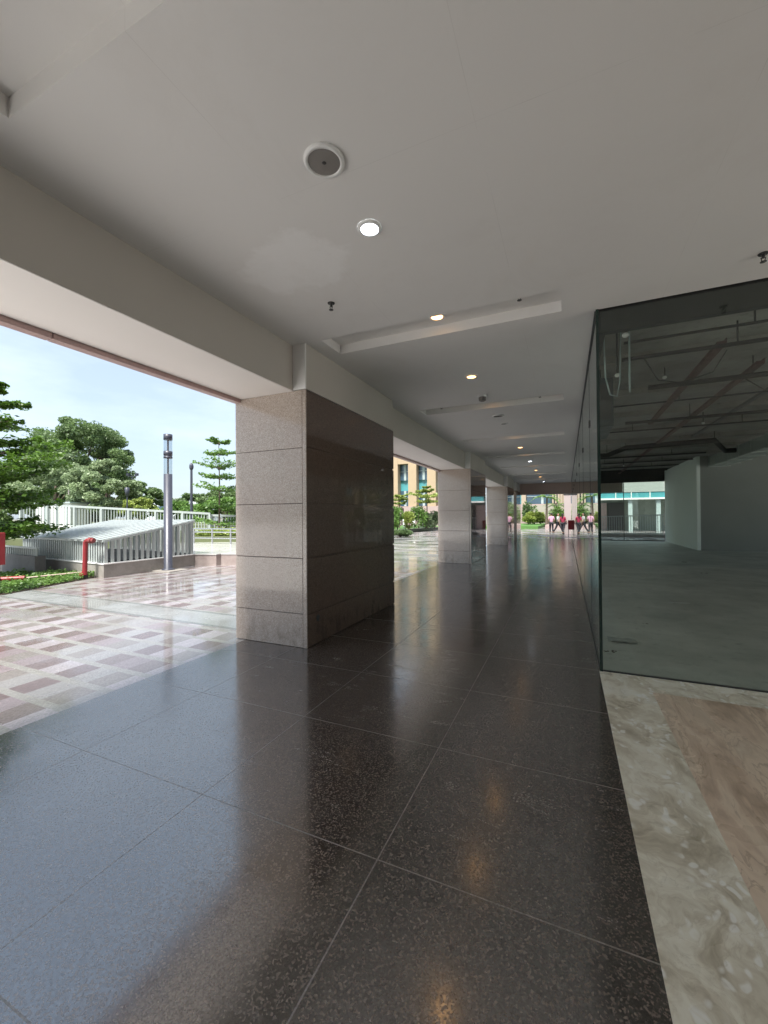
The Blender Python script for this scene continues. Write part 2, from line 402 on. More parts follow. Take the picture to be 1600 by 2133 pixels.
# ceiling sheet with the cut-out slots
slots = [(3.9+3.36*k, 4.32+3.36*k) for k in range(-2, 8) if 4.32+3.36*k < YE]; slots[1] = (.50, 1.075)
XS0, XS1 = -2.50, -0.025
g = MB(); HD = .105
def cq(x0, x1, y0, y1, z): g.add([(x0, y0, z), (x0, y1, z), (x1, y1, z), (x1, y0, z)], [(0, 1, 2, 3)])
ys = [YN]
for a, b_ in slots: ys += [a, b_]
ys.append(YE)
XR = lambda y: 6.5 if y < YG else XG+.02
for i in range(len(ys)-1):
    a, b_ = ys[i], ys[i+1]
    if (a, b_) in slots:
        cq(X1-.18, XS0, a, b_, ZC); cq(XS1, XR(a), a, b_, ZC); cq(XS0, XS1, a, b_, ZC+HD)
        g.add([(XS0, a, ZC), (XS1, a, ZC), (XS1, a, ZC+HD), (XS0, a, ZC+HD)], [(0, 1, 2, 3)])
        g.add([(XS0, b_, ZC), (XS1, b_, ZC), (XS1, b_, ZC+HD), (XS0, b_, ZC+HD)], [(3, 2, 1, 0)])
        g.add([(XS0, a, ZC), (XS0, b_, ZC), (XS0, b_, ZC+HD), (XS0, a, ZC+HD)], [(3, 2, 1, 0)])
        g.add([(XS1, a, ZC), (XS1, b_, ZC), (XS1, b_, ZC+HD), (XS1, a, ZC+HD)], [(0, 1, 2, 3)])
    elif a < YG < b_:
        cq(X1-.18, 6.5, a, YG, ZC); cq(X1-.18, XG+.02, YG, b_, ZC)
    else: cq(X1-.18, XR(a), a, b_, ZC)
struct('ceiling', g, M_CEIL)
g = MB(); g.box(-3.74, 6.7, YN, YG, 4.02, 4.5); g.box(-3.74, 13, YG+.001, YE-.02, 4.02, 4.5); g.box(-3.70, 6.6, YN, YG-.2, 3.75, 4.0); g.box(-3.70, XG, YG-.2, YE-.05, 3.75, 4.0)
struct('roof_slab', g, M_SLAB)
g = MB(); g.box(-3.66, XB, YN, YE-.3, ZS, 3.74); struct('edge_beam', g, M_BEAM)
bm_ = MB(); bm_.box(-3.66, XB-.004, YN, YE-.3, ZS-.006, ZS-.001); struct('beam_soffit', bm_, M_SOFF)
g = MB()
y = YN
while y < YE-.5:
    y2 = min(y+2.42, YE); g.box(-3.76, -3.668, y+.004, y2-.004, ZS-.05, 4.6); y = y2
struct('pink_fascia', g, M_PINKGR, .004)
g = MB(); g.box(-3.66, 3.0, YE-.25, YE, 2.78, 4.5); struct('end_beam', g, simple('end_beam_stone', (.62, .46, .40), .5, .08, 2))
g = MB(); g.box(-3.64, 6.6, YN-.3, YG, 4.62, 11); g.box(-3.64, 12.9, YG+.001, YE-.3, 4.62, 11); struct('upper_storeys', g, M_PINKGR)
g = MB(); g.box(-2.69, 6.5, YN-.25, YN-.01, 0, 3.74); struct('rear_wall', g, simple('light_blocker_grey', (.10, .10, .10), .7, .1, 1))  # unseen wall added behind the camera to block light and glass reflections
g = MB(); g.box(6.5, 6.7, YN, .8, 0, 3.74); struct('vestibule_wall', g, M_TRIM)

# ================================================================== PILLARS
plab = ['granite clad pillar behind the viewer beside the plaza',
        'big granite clad pillar nearest the viewer, left of the walkway',
        'granite clad pillar second along the walkway, in front of the striped paving',
        'granite clad pillar third along the walkway, reflecting a walker',
        'granite clad pillar at the far end of the walkway, under the end beam']
for i, (a, b_) in enumerate(PY):
    if i == 0: continue
    t = empty('pillar', ((X0+X1)/2, a, 0), plab[i], 'pillar', 'granite pillars along the arcade')
    g = MB(); zj = [0, .385, 1.02, 1.65, 2.29, ZS-.008]; J = .0065
    # cladding as courses with recessed joints
    e = .055
    for z0, z1 in zip(zj[:-1], zj[1:]):
        g.box(X0, X1-e, a, b_, z0+.0035, z1-.0035 if z1 < 2.9 else z1)
    g.build('granite_cladding', M_CLAD, t, .003)
    g = MB(); g.box(X0+.012, X1-.06, a+.012, b_-.012, .001, ZS-.009); g.build('dark_core', simple('brown_joint_grout', (.09, .07, .06), .8, .2, 9), t)
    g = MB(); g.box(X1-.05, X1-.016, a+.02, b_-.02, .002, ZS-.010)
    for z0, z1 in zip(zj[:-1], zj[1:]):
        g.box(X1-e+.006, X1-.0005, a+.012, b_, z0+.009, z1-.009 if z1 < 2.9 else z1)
    g.build('dark_polished_inner_cladding', M_CLADP, t, .003)
    g = MB(); g.box(X1-e+.006, X1+.0015, a-.004, a+.011, .002, ZS-.009); g.build('corner_strip', M_CLAD, t, .003)
    g = MB(); g.box(X1-.175, X1, a+.01, b_-.01, ZS+.001, ZC-.001); g.build('upper_casing', M_BEAM, t, .004)
    g = MB(); g.box(X1-.173, X1+.003, a-.012, a+.009, ZS-.001, ZC-.002); g.build('corner_casing', M_TRIM, t, .003)
    if i == 1:
        g = MB(); p = Vector((X1, 4.10, .30))
        v = [p+Vector((.0035, .035*math.cos(q)*(1+.2*math.sin(3*q)), .04*math.sin(q))) for q in [k*math.pi/8 for k in range(16)]]
        v2 = [q-Vector((.002, 0, 0)) for q in v]
        g.add(v+v2, [tuple(range(16)), tuple(range(31, 15, -1))]+[(j, 16+j, 16+(j+1) % 16, (j+1) % 16) for j in range(16)]); g.build('cable_hole', M_BLACK, t)

# ================================================================== GLASS WALLS
t = empty('side_glass_wall', (XG, YG, 0), 'long frameless glass wall running away down the right of the walkway', 'glass wall')
joints = [YG+.012, 5.85, 8.2, 10.6, 13.0, 15.4, 17.8, 20.2, 22.6, 24.9, 26.7]
for a, b_ in zip(joints[:-1], joints[1:]):
    g = MB(); g.box(XG, XG+.012, a+.006, b_-.006, .012, ZC-.022); g.build('glass_pane', M_GLASS, t)
g = MB(); g.box(XG-.006, XG+.02, YG+.02, 26.7, .001, .011); g.build('floor_channel', M_DARKM, t)
g = MB(); g.box(XG-.012, XG+.025, YG+.02, 26.7, ZC-.02, ZC-.002)
for k, q in enumerate(joints[1:-1]):
    g.box(XG-.010, XG+.022, q-.05, q+.05, 2.62, 2.70)
g.build('head_channel', M_DARKM, t)
g = MB()
for q in joints[1:-1]: g.box(XG-.002, XG+.014, q-.0055, q+.0055, .012, ZC-.022)
g.build('sealant_joint', M_DARKM, t)
g = MB(); g.box(XG-.004, XG+.022, YG-.014, YG+.011, .001, ZC-.002); g.build('corner_post', simple('dark_green_glass_edge', (.018, .035, .03), .2, .2, 5), t)
t = empty('front_glass_wall', (XG+.03, YG, 0), 'large green tinted glass pane facing the viewer in front of the empty shop', 'glass wall')
g = MB(); g.box(XG+.024, 2.4, YG, YG+.012, .012, ZC-.025); g.build('glass_pane', M_GLASS, t)
g = MB(); g.box(2.41, 6.5, YG, YG+.012, .012, ZC-.025); g.build('glass_pane', M_GLASS, t)
g = MB(); g.box(XG+.024, 6.5, YG-.006, YG+.018, .001, .0115); g.build('floor_channel', M_DARKM, t)
t = empty('rear_glass_wall', (XG+.03, 26.75, 0), 'glazed opening at the far end of the empty shop', 'glass wall')
for a, b_ in ((XG+.03, 2.95), (2.99, 4.86)):
    g = MB(); g.box(a, b_, 26.74, 26.752, .05, 3.28); g.build('glass_pane', M_GLASS, t)
g = MB(); g.box(2.952, 2.988, 26.72, 26.77, .05, 3.28); g.box(XG, XG+.028, 26.72, 26.77, .0, 3.9); g.box(XG, 4.9, 26.72, 26.77, .001, .049); g.build('frame', M_DARKM, t)
# curtain of the shop: bulkheads, walls, partition
g = MB(); g.box(XG+.03, 6.5, YG+.03, YG+.10, 3.26, 3.74); struct('shop_front_bulkhead', g, M_BLACK)
g = MB(); g.box(XG+.01, 13, 26.60, 26.72, 3.29, 4.01); struct('shop_rear_bulkhead', g, M_BLACK)
g = MB(); g.box(XG+.03, XG+.13, YG+.11, 26.59, ZC+.01, 4.01); struct('shop_side_bulkhead', g, M_BLACK)
g = MB(); g.box(13, 13.2, YG, 26.9, 3.9, 4.6); g.box(13, 13.2, 20.6, 26.9, 0, 3.9); g.box(6.72, 13, YG, YG+.1, 0, 4.01); struct('shop_outer_wall', g, M_PARTD)
g = MB(); g.box(5.03, 12.99, 20.62, 20.74, 0, 3.82); struct('shop_cross_wall', g, M_PARTD)
t = MB(); t.box(4.90, 5.02, 20.6, 26.58, 0, 3.86)
tag(t.build('partition_wall', M_PARTI, None, .004), 'pale white plasterboard partition standing edge on inside the shop', 'partition')

# ================================================================== SHOP SERVICES
def pipe(name, pts, r, label, mat=M_PIPE, cat='pipe', hang=None):
    t = empty(name, pts[0], label, cat, 'pipes under the shop slab')
    g = MB(); g.tube(pts, r, 10); g.build('pipe_run', mat, t)
    L_ = (Vector(pts[-1])-Vector(pts[0])).length; n = max(2, int(L_/2.2))
    for i in range(n):
        p = Vector(pts[0]).lerp(Vector(pts[-1]), (i+.5)/n) if len(pts) == 2 else Vector(pts[min(i+1, len(pts)-1)])
        g = MB(); g.box(p.x-.008, p.x+.008, p.y-.008, p.y+.008, p.z, 4.02); g.build('hanger_rod', M_PIPE, t)
    return t
pipe('sprinkler_pipe', [(.7, 6.1, 3.72), (6, 6.05, 3.72)], .017, 'thin dark pipe nearest the front glass under the shop slab')
pipe('sprinkler_pipe', [(.75, 6.75, 3.72), (6, 6.7, 3.72)], .028, 'dark pipe second from the front glass under the shop slab')
pipe('sprinkler_pipe', [(1.32, 8.36, 3.7), (7, 8.25, 3.7)], .042, 'thick dark pipe third from the front glass with a capped end')
pipe('sprinkler_pipe', [(.9, 9.9, 3.78), (8, 9.8, 3.78)], .016, 'very thin conduit between two thick pipes under the slab')
pipe('sprinkler_pipe', [(1.32, 11.4, 3.7), (9, 11.3, 3.7)], .034, 'dark pipe crossing behind the rust red channel')
pipe('sprinkler_pipe', [(.5, 13.1, 3.8), (10, 13.0, 3.8)], .02, 'thin pipe just before the big bent pipe')
pipe('drain_pipe', [(.34, 16.4, 3.62), (1.35, 16.7, 3.62), (1.85, 15.9, 3.74), (4.15, 15.5, 3.74), (5.0, 17.6, 3.66), (9, 17.9, 3.66)], .085, 'thick black drain pipe with two bends across the shop')
pipe('sprinkler_pipe', [(.5, 18.6, 3.75), (4.7, 18.5, 3.75)], .03, 'dark pipe behind the big bent pipe')
pipe('sprinkler_pipe', [(.5, 20.3, 3.72), (4.7, 20.2, 3.72)], .026, 'dark pipe level with the near edge of the partition')
pipe('sprinkler_pipe', [(.5, 22.6, 3.75), (4.7, 22.5, 3.75)], .026, 'dark pipe halfway along the partition')
pipe('sprinkler_pipe', [(.5, 24.9, 3.75), (4.7, 24.8, 3.75)], .026, 'dark pipe closest to the rear glazing')
for nm, a, b_, wd, mt, lb in (('cable_channel', (1.9, 6.75, 3.76), (1.93, 12.0, 3.76), .10, M_PIPER, 'rust red steel channel running towards the rear under the slab'),
                              ('cable_channel', (2.72, 8.0, 3.80), (2.72, 26.4, 3.80), .10, M_PIPER, 'long brown cable channel running to the rear glazing'),
                              ('cable_channel', (3.5, 5.2, 3.84), (3.5, 15, 3.84), .07, M_DARKM, 'dark narrow cable channel on the right of the shop slab')):
    t = MB(); t.bar(a, b_, wd, .05); t.bar(Vector(a)+Vector((wd/2, 0, .03)), Vector(b_)+Vector((wd/2, 0, .03)), .012, .06)
    tag(t.build(nm, mt), lb, 'channel', 'pipes under the shop slab')
t = MB()
for k in range(9): t.box(5.3, 5.95, 11.2+k*1.03, 12.2+k*1.03, 3.42, 3.80)
for k in range(10): t.box(5.27, 5.98, 11.16+k*1.03, 11.20+k*1.03, 3.39, 3.83)
tag(t.build('air_duct', simple('galvanised_duct', (.42, .45, .42), .4, .15, 2, metal=.4)), 'grey galvanised air duct high up behind the partition top', 'duct')
# slab beams (ribbing of the raw concrete)
g = MB()
for k in range(10): g.box(XG+.15, 12.9, 5.3+k*2.1, 5.55+k*2.1, 3.90, 4.019)
struct('slab_ribs', g, M_SLAB)
def drop_head(x, y, z, lab):
    t = empty('pendent_sprinkler', (x, y, 4.0), lab, 'sprinkler', 'sprinkler heads in the shop')
    g = MB(); g.tube([(x, y, 4.01), (x, y, z+.03)], .012, 8); g.build('drop_pipe', M_PIPE, t)
    g = MB(); g.ball((x, y, z), .035, 10, 7, (1, 1, .8)); g.build('head', M_PLATE, t)
drop_head(.66, 6.45, 3.42, 'white globe sprinkler head low beside the corner of the glass')
drop_head(.62, 5.25, 3.50, 'white globe head at the top corner behind the front glass')
drop_head(1.55, 8.3, 3.83, 'white globe head above the thick capped pipe')
drop_head(3.05, 12.2, 3.70, 'white globe head beside the long brown channel')
drop_head(2.4, 21.5, 3.72, 'white globe head near the rear of the shop slab')
t = empty('hanging_conduit', (.75, 6.0, 3.99), 'pale upright conduit hanging from the shop slab near the glass corner', 'conduit')
g = MB(); g.tube([(.75, 6.0, 4.01), (.75, 6.0, 3.05)], .011, 8); g.build('conduit_tube', M_MULL, t)
for pts, lb in (([(.45, 5.9, 3.95), (.47, 5.9, 3.25), (.52, 5.9, 3.02), (.60, 5.95, 3.0), (.64, 6.0, 3.2), (.66, 6.0, 3.95)], 'looped grey cable hanging from the slab by the glass corner'),
                ([(1.1, 7.4, 3.95), (1.3, 7.4, 3.55), (1.6, 7.45, 3.48), (2.0, 7.5, 3.6), (2.2, 7.5, 3.95)], 'sagging dark cable between the second and third pipes'),
                ([(2.9, 9.3, 3.95), (3.3, 9.3, 3.6), (3.8, 9.3, 3.55), (4.4, 9.3, 3.7), (4.8, 9.3, 3.95)], 'sagging dark cable right of the long brown channel')):
    t = MB(); t.tube(pts, .009, 6); tag(t.build('hanging_cable', M_MULL if 'grey' in lb else M_PIPE), lb, 'cable', 'cables under the shop slab')
t = empty('equipment_cabinet', (.55, 8.2, 2.9), 'dark blue grey boxed unit high up beside the side glass', 'unit')
g = MB(); g.box(.36, .72, 7.6, 8.9, 2.95, 3.75); g.build('casing', simple('blue_grey_casing', (.035, .05, .055), .5, .2, 3), t, .01)
g = MB(); g.box(.40, .68, 7.58, 7.598, 3.05, 3.65); g.build('front_panel', M_DARKM, t)
for y in (7.75, 8.75):
    g = MB(); g.box(.53, .55, y, y+.02, 3.751, 4.01); g.build('hanger_rod', M_PIPE, t)
def paper(x, y, a, w_, h_, lab, mat):
    g = MB(); c, s_ = math.cos(a), math.sin(a); P = []
    for i in range(5):
        for j in range(3):
            u = (i/4-.5)*w_; v_ = (j/2-.5)*h_
            P.append((x+u*c-v_*s_, y+u*s_+v_*c, .004+.018*abs(math.sin(i*1.9+j*1.1))))
    P2 = [(p[0], p[1], p[2]+.003) for p in P]
    f = [(i*3+j, i*3+j+1, (i+1)*3+j+1, (i+1)*3+j) for i in range(4) for j in range(2)]
    g.add(P+P2, f+[tuple(q+15 for q in reversed(k)) for k in f]); tag(g.build('paper_scrap', mat), lab, 'litter', 'litter on the shop floor')
p = atz(1415, 1258); paper(p.x, p.y, .2, .32, .07, 'crumpled white paper strip in the middle of the shop floor', simple('white_paper', (.55, .56, .56), .7, .1, 5))
p = atz(1296, 1336); paper(p.x, p.y, .02, .30, .17, 'flat grey board lying by the glass corner', simple('grey_board', (.30, .32, .30), .7, .1, 5))
p = atz(1262, 1124); paper(p.x, p.y-.3, .0, .5, .2, 'white board lying far back by the side glass', simple('white_paper', (.55, .56, .56), .7, .1, 5))
p = atz(1330, 1122); paper(p.x, p.y-.3, .3, .5, .3, 'pale rubble sheet below the rear glazing', simple('white_paper', (.55, .56, .56), .7, .1, 5))
# stains / debris bumps
def debris(px, py, s_, lab):
    p = atz(px, py); g = MB()
    for k in range(7):
        q = p+Vector((random.uniform(-s_, s_), random.uniform(-s_*.4, s_*.4), 0)); r_ = random.uniform(.2, .5)*s_*.5
        g.ball((q.x, q.y, r_*.12), r_, 7, 5, (1, .6, .35))
    tag(g.build('rubble', M_SOIL), lab, 'rubble', 'rubble on the shop floor')
debris(1428, 1171, .10, 'dark rubble left of the cross wall foot'); debris(1468, 1194, .08, 'dark rubble on the right of the shop floor')
debris(1345, 1299, .035, 'small dark crumbs in the middle front of the shop floor'); debris(1273, 1357, .07, 'dark rubble tucked in the near glass corner')

# ================================================================== CEILING FITTINGS
M_COOL = emit('cool_led', (.82, .9, 1.0), 5); M_WARM = emit('warm_led', (1.0, .52, .18), 3.0)
def downlight(x, y, z, kind, lab, r=.062):
    t = empty('downlight', (x, y, z), lab, 'downlight', 'round downlights along the ceiling')
    g = MB(); g.lathe(x, y, [(r+.022, z-.001), (r+.022, z-.006), (r+.012, z-.014), (r, z-.014), (r-.004, z-.006)], 28); g.build('trim_ring', M_PLATE, t)
    mat = {'cool': M_COOL, 'warm': M_WARM, 'off': M_GRILLE}[kind]
    g = MB(); g.lathe(x, y, [(r-.002, z-.011), (r*.6, z-.012), (.0005, z-.0125)], 28); g.build('diffuser', mat, t)
DL = [(2.51, 0, 'cool', 'cool white downlight nearest the viewer'),
      (4.11, 1, 'warm', 'warm downlight inside the nearest whole ceiling slot'),
      (5.80, 0, 'warm', 'warm downlight between the first and second ceiling slots ahead'),
      (7.47, 1, 'warm', 'warm downlight inside the second ceiling slot ahead'),
      (9.10, 0, 'off', 'unlit downlight beyond the small ceiling speaker'),
      (10.83, 1, 'warm', 'warm downlight inside the third ceiling slot ahead'),
      (12.5, 0, 'warm', 'warm downlight between the third and fourth ceiling slots ahead'),
      (14.19, 1, 'warm', 'warm downlight inside the fourth ceiling slot ahead'),
      (15.9, 0, 'cool', 'cool white downlight halfway down the walkway'),
      (17.55, 1, 'warm', 'warm downlight inside the fifth ceiling slot ahead'),
      (19.2, 0, 'warm', 'warm downlight between the fifth and sixth ceiling slots ahead'),
      (20.91, 1, 'warm', 'warm downlight inside the sixth ceiling slot ahead'),
      (22.6, 0, 'warm', 'warm downlight between the last two ceiling slots'),
      (24.27, 1, 'warm', 'warm downlight inside the farthest ceiling slot'),
      (26.0, 0, 'cool', 'cool white downlight farthest away by the end beam')]
for y, rec, kind, lab in DL: downlight(-1.215, y, ZC+HD if rec else ZC, kind, lab)
def speaker(x, y, lab):
    t = empty('ceiling_speaker', (x, y, ZC), lab, 'speaker', 'round ceiling speakers')
    g = MB(); g.lathe(x, y, [(.112, ZC-.001), (.112, ZC-.012), (.104, ZC-.018), (.091, ZC-.018), (.088, ZC-.010)], 48); g.build('rim', M_PLATE, t)
    g = MB(); g.lathe(x, y, [(.090, ZC-.012), (.05, ZC-.015), (.0005, ZC-.016)], 48); g.build('grille', M_GRILLE, t)
    g = MB(); g.lathe(x, y, [(.012, ZC-.0165), (.009, ZC-.019), (.0005, ZC-.019)], 12); g.build('badge', M_DARKM, t)
speaker(-1.21, 1.925, 'large round ceiling speaker with grey grille near the viewer')
speaker(-1.22, 8.33, 'round ceiling speaker beyond the second ceiling slot')
def sprinkler(x, y, z, lab):
    t = empty('fire_sprinkler', (x, y, z), lab, 'sprinkler', 'pendent sprinklers on the arcade ceiling')
    g = MB(); g.lathe(x, y, [(.034, z-.001), (.030, z-.008), (.014, z-.010)], 16); g.build('escutcheon', M_DARKM, t)
    g = MB(); g.tube([(x, y, z-.002), (x, y, z-.035)], .010, 8); g.bar((x-.014, y, z-.03), (x-.008, y, z-.062), .005, .005); g.bar((x+.014, y, z-.03), (x+.008, y, z-.062), .005, .005)
    g.lathe(x, y, [(.0005, z-.060), (.021, z-.062), (.021, z-.065), (.0005, z-.066)], 14); g.build('nozzle', M_DARKM, t)
sprinkler(-1.975, 3.25, ZC, 'small dark sprinkler left of the lamps near the first slot')
sprinkler(-.385, 4.02, ZC+HD, 'small dark sprinkler inside the first slot on the right')
sprinkler(-2.1, 7.35, ZC+HD-.04, 'small sprinkler in the left part of the second slot')
sprinkler(-.39, 7.35, ZC+HD-.04, 'small sprinkler in the right part of the second slot')
p = atz(1590, 528, ZC); sprinkler(p.x, p.y, ZC, 'small dark sprinkler over the marble floor at the right edge')
p = atz(1, 44, ZC+HD)
t = empty('smoke_detector', (-1.255, 6.84, ZC), 'white smoke detector hanging just before the second slot', 'detector')
g = MB(); g.lathe(-1.255, 6.84, [(.085, ZC-.001), (.085, ZC-.016), (.078, ZC-.024), (.0005, ZC-.024)], 24); g.build('base_plate', M_PLATE, t)
g = MB(); g.lathe(-1.255, 6.84, [(.062, ZC-.0245), (.058, ZC-.075), (.036, ZC-.09), (.0005, ZC-.09)], 24); g.build('sensor_head', M_GRILLE, t)

# ================================================================== PLAZA LEFT: VENT, LAMP, PIPES
C = Vector((-10.56, 6.46)); U = Vector((-1, .09)).normalized(); V = Vector((-.02, 1)).normalized(); LU, LV = 4.7, 2.78
def loc2(a, b_): q = C + U*a + V*b_; return q
t = empty('vent_shelter', (C.x, C.y, 0), 'low white slatted ventilation shelter with sloping roof on granite plinth', 'vent shelter')
H0, H1, ZP = .96, 1.42, .36
zr = lambda b_: H0+(H1-H0)*b_/LV
g = MB(); pts = [loc2(-.0, 0), loc2(LU, 0), loc2(LU, LV), loc2(0, LV)]; g.prism([(q.x, q.y) for q in pts][::-1], -.3, ZP-.03)
g.build('granite_plinth', M_PLINTH, t, .006)
g = MB(); pts = [loc2(-.02, -.02), loc2(LU+.02, -.02), loc2(LU+.02, LV+.02), loc2(-.02, LV+.02)]; g.prism([(q.x, q.y) for q in pts][::-1], ZP-.03, ZP); g.build('coping', M_PLATE, t, .005)
g = MB(); pts = [loc2(.12, .12), loc2(LU-.12, .12), loc2(LU-.12, LV-.12), loc2(.12, LV-.12)]; g.prism([(q.x, q.y) for q in pts][::-1], ZP+.001, ZP+.03); g.build('painted_pit_shade', M_BLACK, t)  # black slab laid in to stand for the shade inside the vent
def vslat(g, q, z0, z1, along, w_, th):
    g.bar((q.x, q.y, z0), (q.x, q.y, z1), w_, th, up=(along.x, along.y, 0))
for nm, n, fn, along in (('front_slats', 40, lambda i, n: (.06+(LU-.12)*i/(n-1), .05), V), ('rear_slats', 30, lambda i, n: (.06+(LU-.12)*i/(n-1), LV-.05), V),
                      ('side_slats', 17, lambda i, n: (.05, .08+(LV-.16)*i/(n-1)), U), ('side_slats', 17, lambda i, n: (LU-.05, .08+(LV-.16)*i/(n-1)), U)):
    g = MB()
    for i in range(n):
        a, b_ = fn(i, n); vslat(g, loc2(a, b_), ZP, zr(b_)-.03, along, .05 if 'front' in nm else .075, .03)
    g.build(nm, M_WHITEM, t)
g = MB()
n = 14
for i in range(n):
    a = -.03+(LU+.06)*(i+.5)/n; p0 = loc2(a, -.06); p1 = loc2(a, LV+.04)
    g.bar((p0.x, p0.y, zr(-.06)), (p1.x, p1.y, zr(LV+.04)), .225, .006)
g.build('roof_slats', simple('grey_white_roof_coat', (.30, .335, .33), .45, .12, 3), t)
g = MB()
for b_ in (0.0, LV*.5, LV-.01):
    p0, p1 = loc2(-.02, b_), loc2(LU+.02, b_); g.bar((p0.x, p0.y, zr(b_)-.04), (p1.x, p1.y, zr(b_)-.04), .05, .05)
for a in (0.0, LU):
    p0, p1 = loc2(a, 0), loc2(a, LV); g.bar((p0.x, p0.y, zr(0)-.045), (p1.x, p1.y, zr(LV)-.045), .05, .06)
g.build('roof_frame', M_WHITEM, t)
# lower wall with rail further left
t = empty('low_grey_wall', (-12.9, 5.9, 0), 'low grey wall with small white rail left of the vent shelter', 'wall')
g = MB(); g.prism([(-18, 6.55), (-12.75, 6.05), (-12.75, 6.30), (-18, 6.8)], -.3, .50); g.build('wall_block', concrete('grey_render', (.13, .13, .13), (.18, .18, .18), .8, .1, 2), t)
g = MB()
for i in range(42):
    f = i/41; g.bar((-17.9+5.1*f, 6.62-.50*f, .50), (-17.9+5.1*f, 6.62-.50*f, .70), .03, .03)
g.bar((-17.95, 6.62, .71), (-12.76, 6.12, .71), .05, .04); g.build('rail', M_WHITEM, t)

lx, ly = -10.32, 8.08
t = empty('lamp_post', (lx, ly, 0), 'tall slate grey cylindrical lamp post with clear lantern beside the vent shelter', 'lamp post')
g = MB(); g.box(lx-.42, lx+.42, ly-.30, ly+.34, -.03, .022); g.build('base_slab', M_PLINTH, t, .006)
g = MB(); g.lathe(lx, ly, [(.17, .023), (.17, .045), (.125, .06), (.112, .07), (.112, 2.73), (.0005, 2.735)], 28); g.build('post', M_GREYM, t)
M_CLEAR = glass('clear_lantern_glass', (.80, .84, .87), .10)
for z0, z1 in ((2.736, 3.18), (3.38, 3.70)):
    g = MB(); g.lathe(lx, ly, [(.108, z0), (.108, z1)], 28); g.build('lantern_glass', M_CLEAR, t)
    g = MB(); g.tube([(lx, ly, z0), (lx, ly, z1)], .022, 10); g.build('lamp_rod', M_DARKM, t)
g = MB(); g.lathe(lx, ly, [(.0005, 3.181), (.116, 3.181), (.116, 3.23), (.104, 3.23), (.104, 3.26), (.116, 3.26), (.116, 3.379), (.0005, 3.379)], 28); g.build('lantern_collar', M_GREYM, t)
g = MB(); g.lathe(lx, ly, [(.0005, 3.701), (.116, 3.701), (.116, 3.86), (.0005, 3.87)], 28); g.build('cap', M_GREYM, t)

hx, hy = -10.87, 6.20
t = empty('hydrant_pipe', (hx, hy, 0), 'upright red fire pipe with elbow at the corner of the vent shelter', 'pipe')
g = MB(); g.tube([(hx, hy, .10), (hx, hy, .20), (hx+.02, hy, .82), (hx+.03, hy, .90), (hx+.08, hy+.01, .945), (hx+.16, hy+.02, .95)], .054, 14)
g.tube([(hx, hy, .30), (hx, hy, .20), (hx-.02, hy-.02, .12), (hx-.09, hy-.06, .08)], .054, 14); g.build('pipe_body', M_RED, t)
g = MB(); g.tube([(hx+.15, hy+.02, .95), (hx+.24, hy+.03, .95)], .074, 14); g.tube([(hx+.24, hy+.03, .95), (hx+.30, hy+.04, .95)], .055, 12); g.build('coupling', simple('dull_red_valve', (.22, .05, .05), .5, .2, 6), t)
g = MB(); g.box(hx-.05, hx+.05, hy-.05, hy+.05, -.02, .09); g.build('foot', M_BLACK, t)
pA, pB = atz(-60, 1210, .12), atz(52, 1204, .12)
t = MB(); t.tube([pA, pB], .055, 12); tag(t.build('ground_pipe', M_RED), 'red pipe lying along the ground cover at the left edge', 'pipe')
t = MB(); t.tube([pB+Vector((.02, .02, .0)), atz(193, 1190, .12)], .022, 8); tag(t.build('ground_pipe', simple('pale_rusty_pipe', (.45, .36, .30), .5, .2, 5)), 'thin pale rusty pipe running over the ground cover', 'pipe')
t = empty('hose_cabinet', (-10.05, 4.27, 0), 'red hose cabinet on a black stand cut by the left edge', 'cabinet')
q = atz(-12, 1237)
t.location = (q.x, q.y, 0)
g = MB(); g.box(q.x-.16, q.x+.185, q.y-.10, q.y+.10, .58, 1.22); g.build('red_box', M_RED, t, .01)
for sx in (-.13, .155):
    g = MB(); g.box(q.x+sx-.015, q.x+sx+.025, q.y-.02, q.y+.02, -.01, .579); g.build('leg', M_BLACK, t)

# raised platform and handrail
g = MB(); g.prism([(-10.70, 9.22), (-9.9, 9.42), (-9.9, 9.60), (-7.3, 10.4), (-7.3, 14.6), (-19.0, 16.0), (-15.5, 9.8)], -.02, .33)
tag(struct('raised_platform', g, concrete('rose_granite_wall', (.27, .22, .205), (.36, .31, .29), .35, .05, 3), .006))
g = MB(); g.prism([(-10.74, 9.19), (-9.88, 9.405), (-9.88, 9.59), (-7.28, 10.38), (-7.28, 14.6), (-19.0, 16.0), (-15.5, 9.78)], .331, .36)
struct('platform_coping', g, simple('wet_pale_coping', (.5, .5, .49), .15, .1, 2))
t = empty('handrail', (-12.5, 12.6, .36), 'brushed steel handrail on the raised platform beside the lamp post', 'railing')
a_, b_ = atd(392, 1138, 18.0), atd(500, 1134, 17.0)
a_.z = b_.z = .36
for f in (.12, .48, .83):
    p = a_.lerp(b_, f); g = MB(); g.box(p.x-.025, p.x+.025, p.y-.025, p.y+.025, .36, .98); g.build('post', M_STEEL, t)
for z_ in (1.0, .86, .60):
    g = MB(); g.tube([(a_.x, a_.y, z_), (b_.x, b_.y, z_)], .024, 8); g.build('rail', M_STEEL, t)

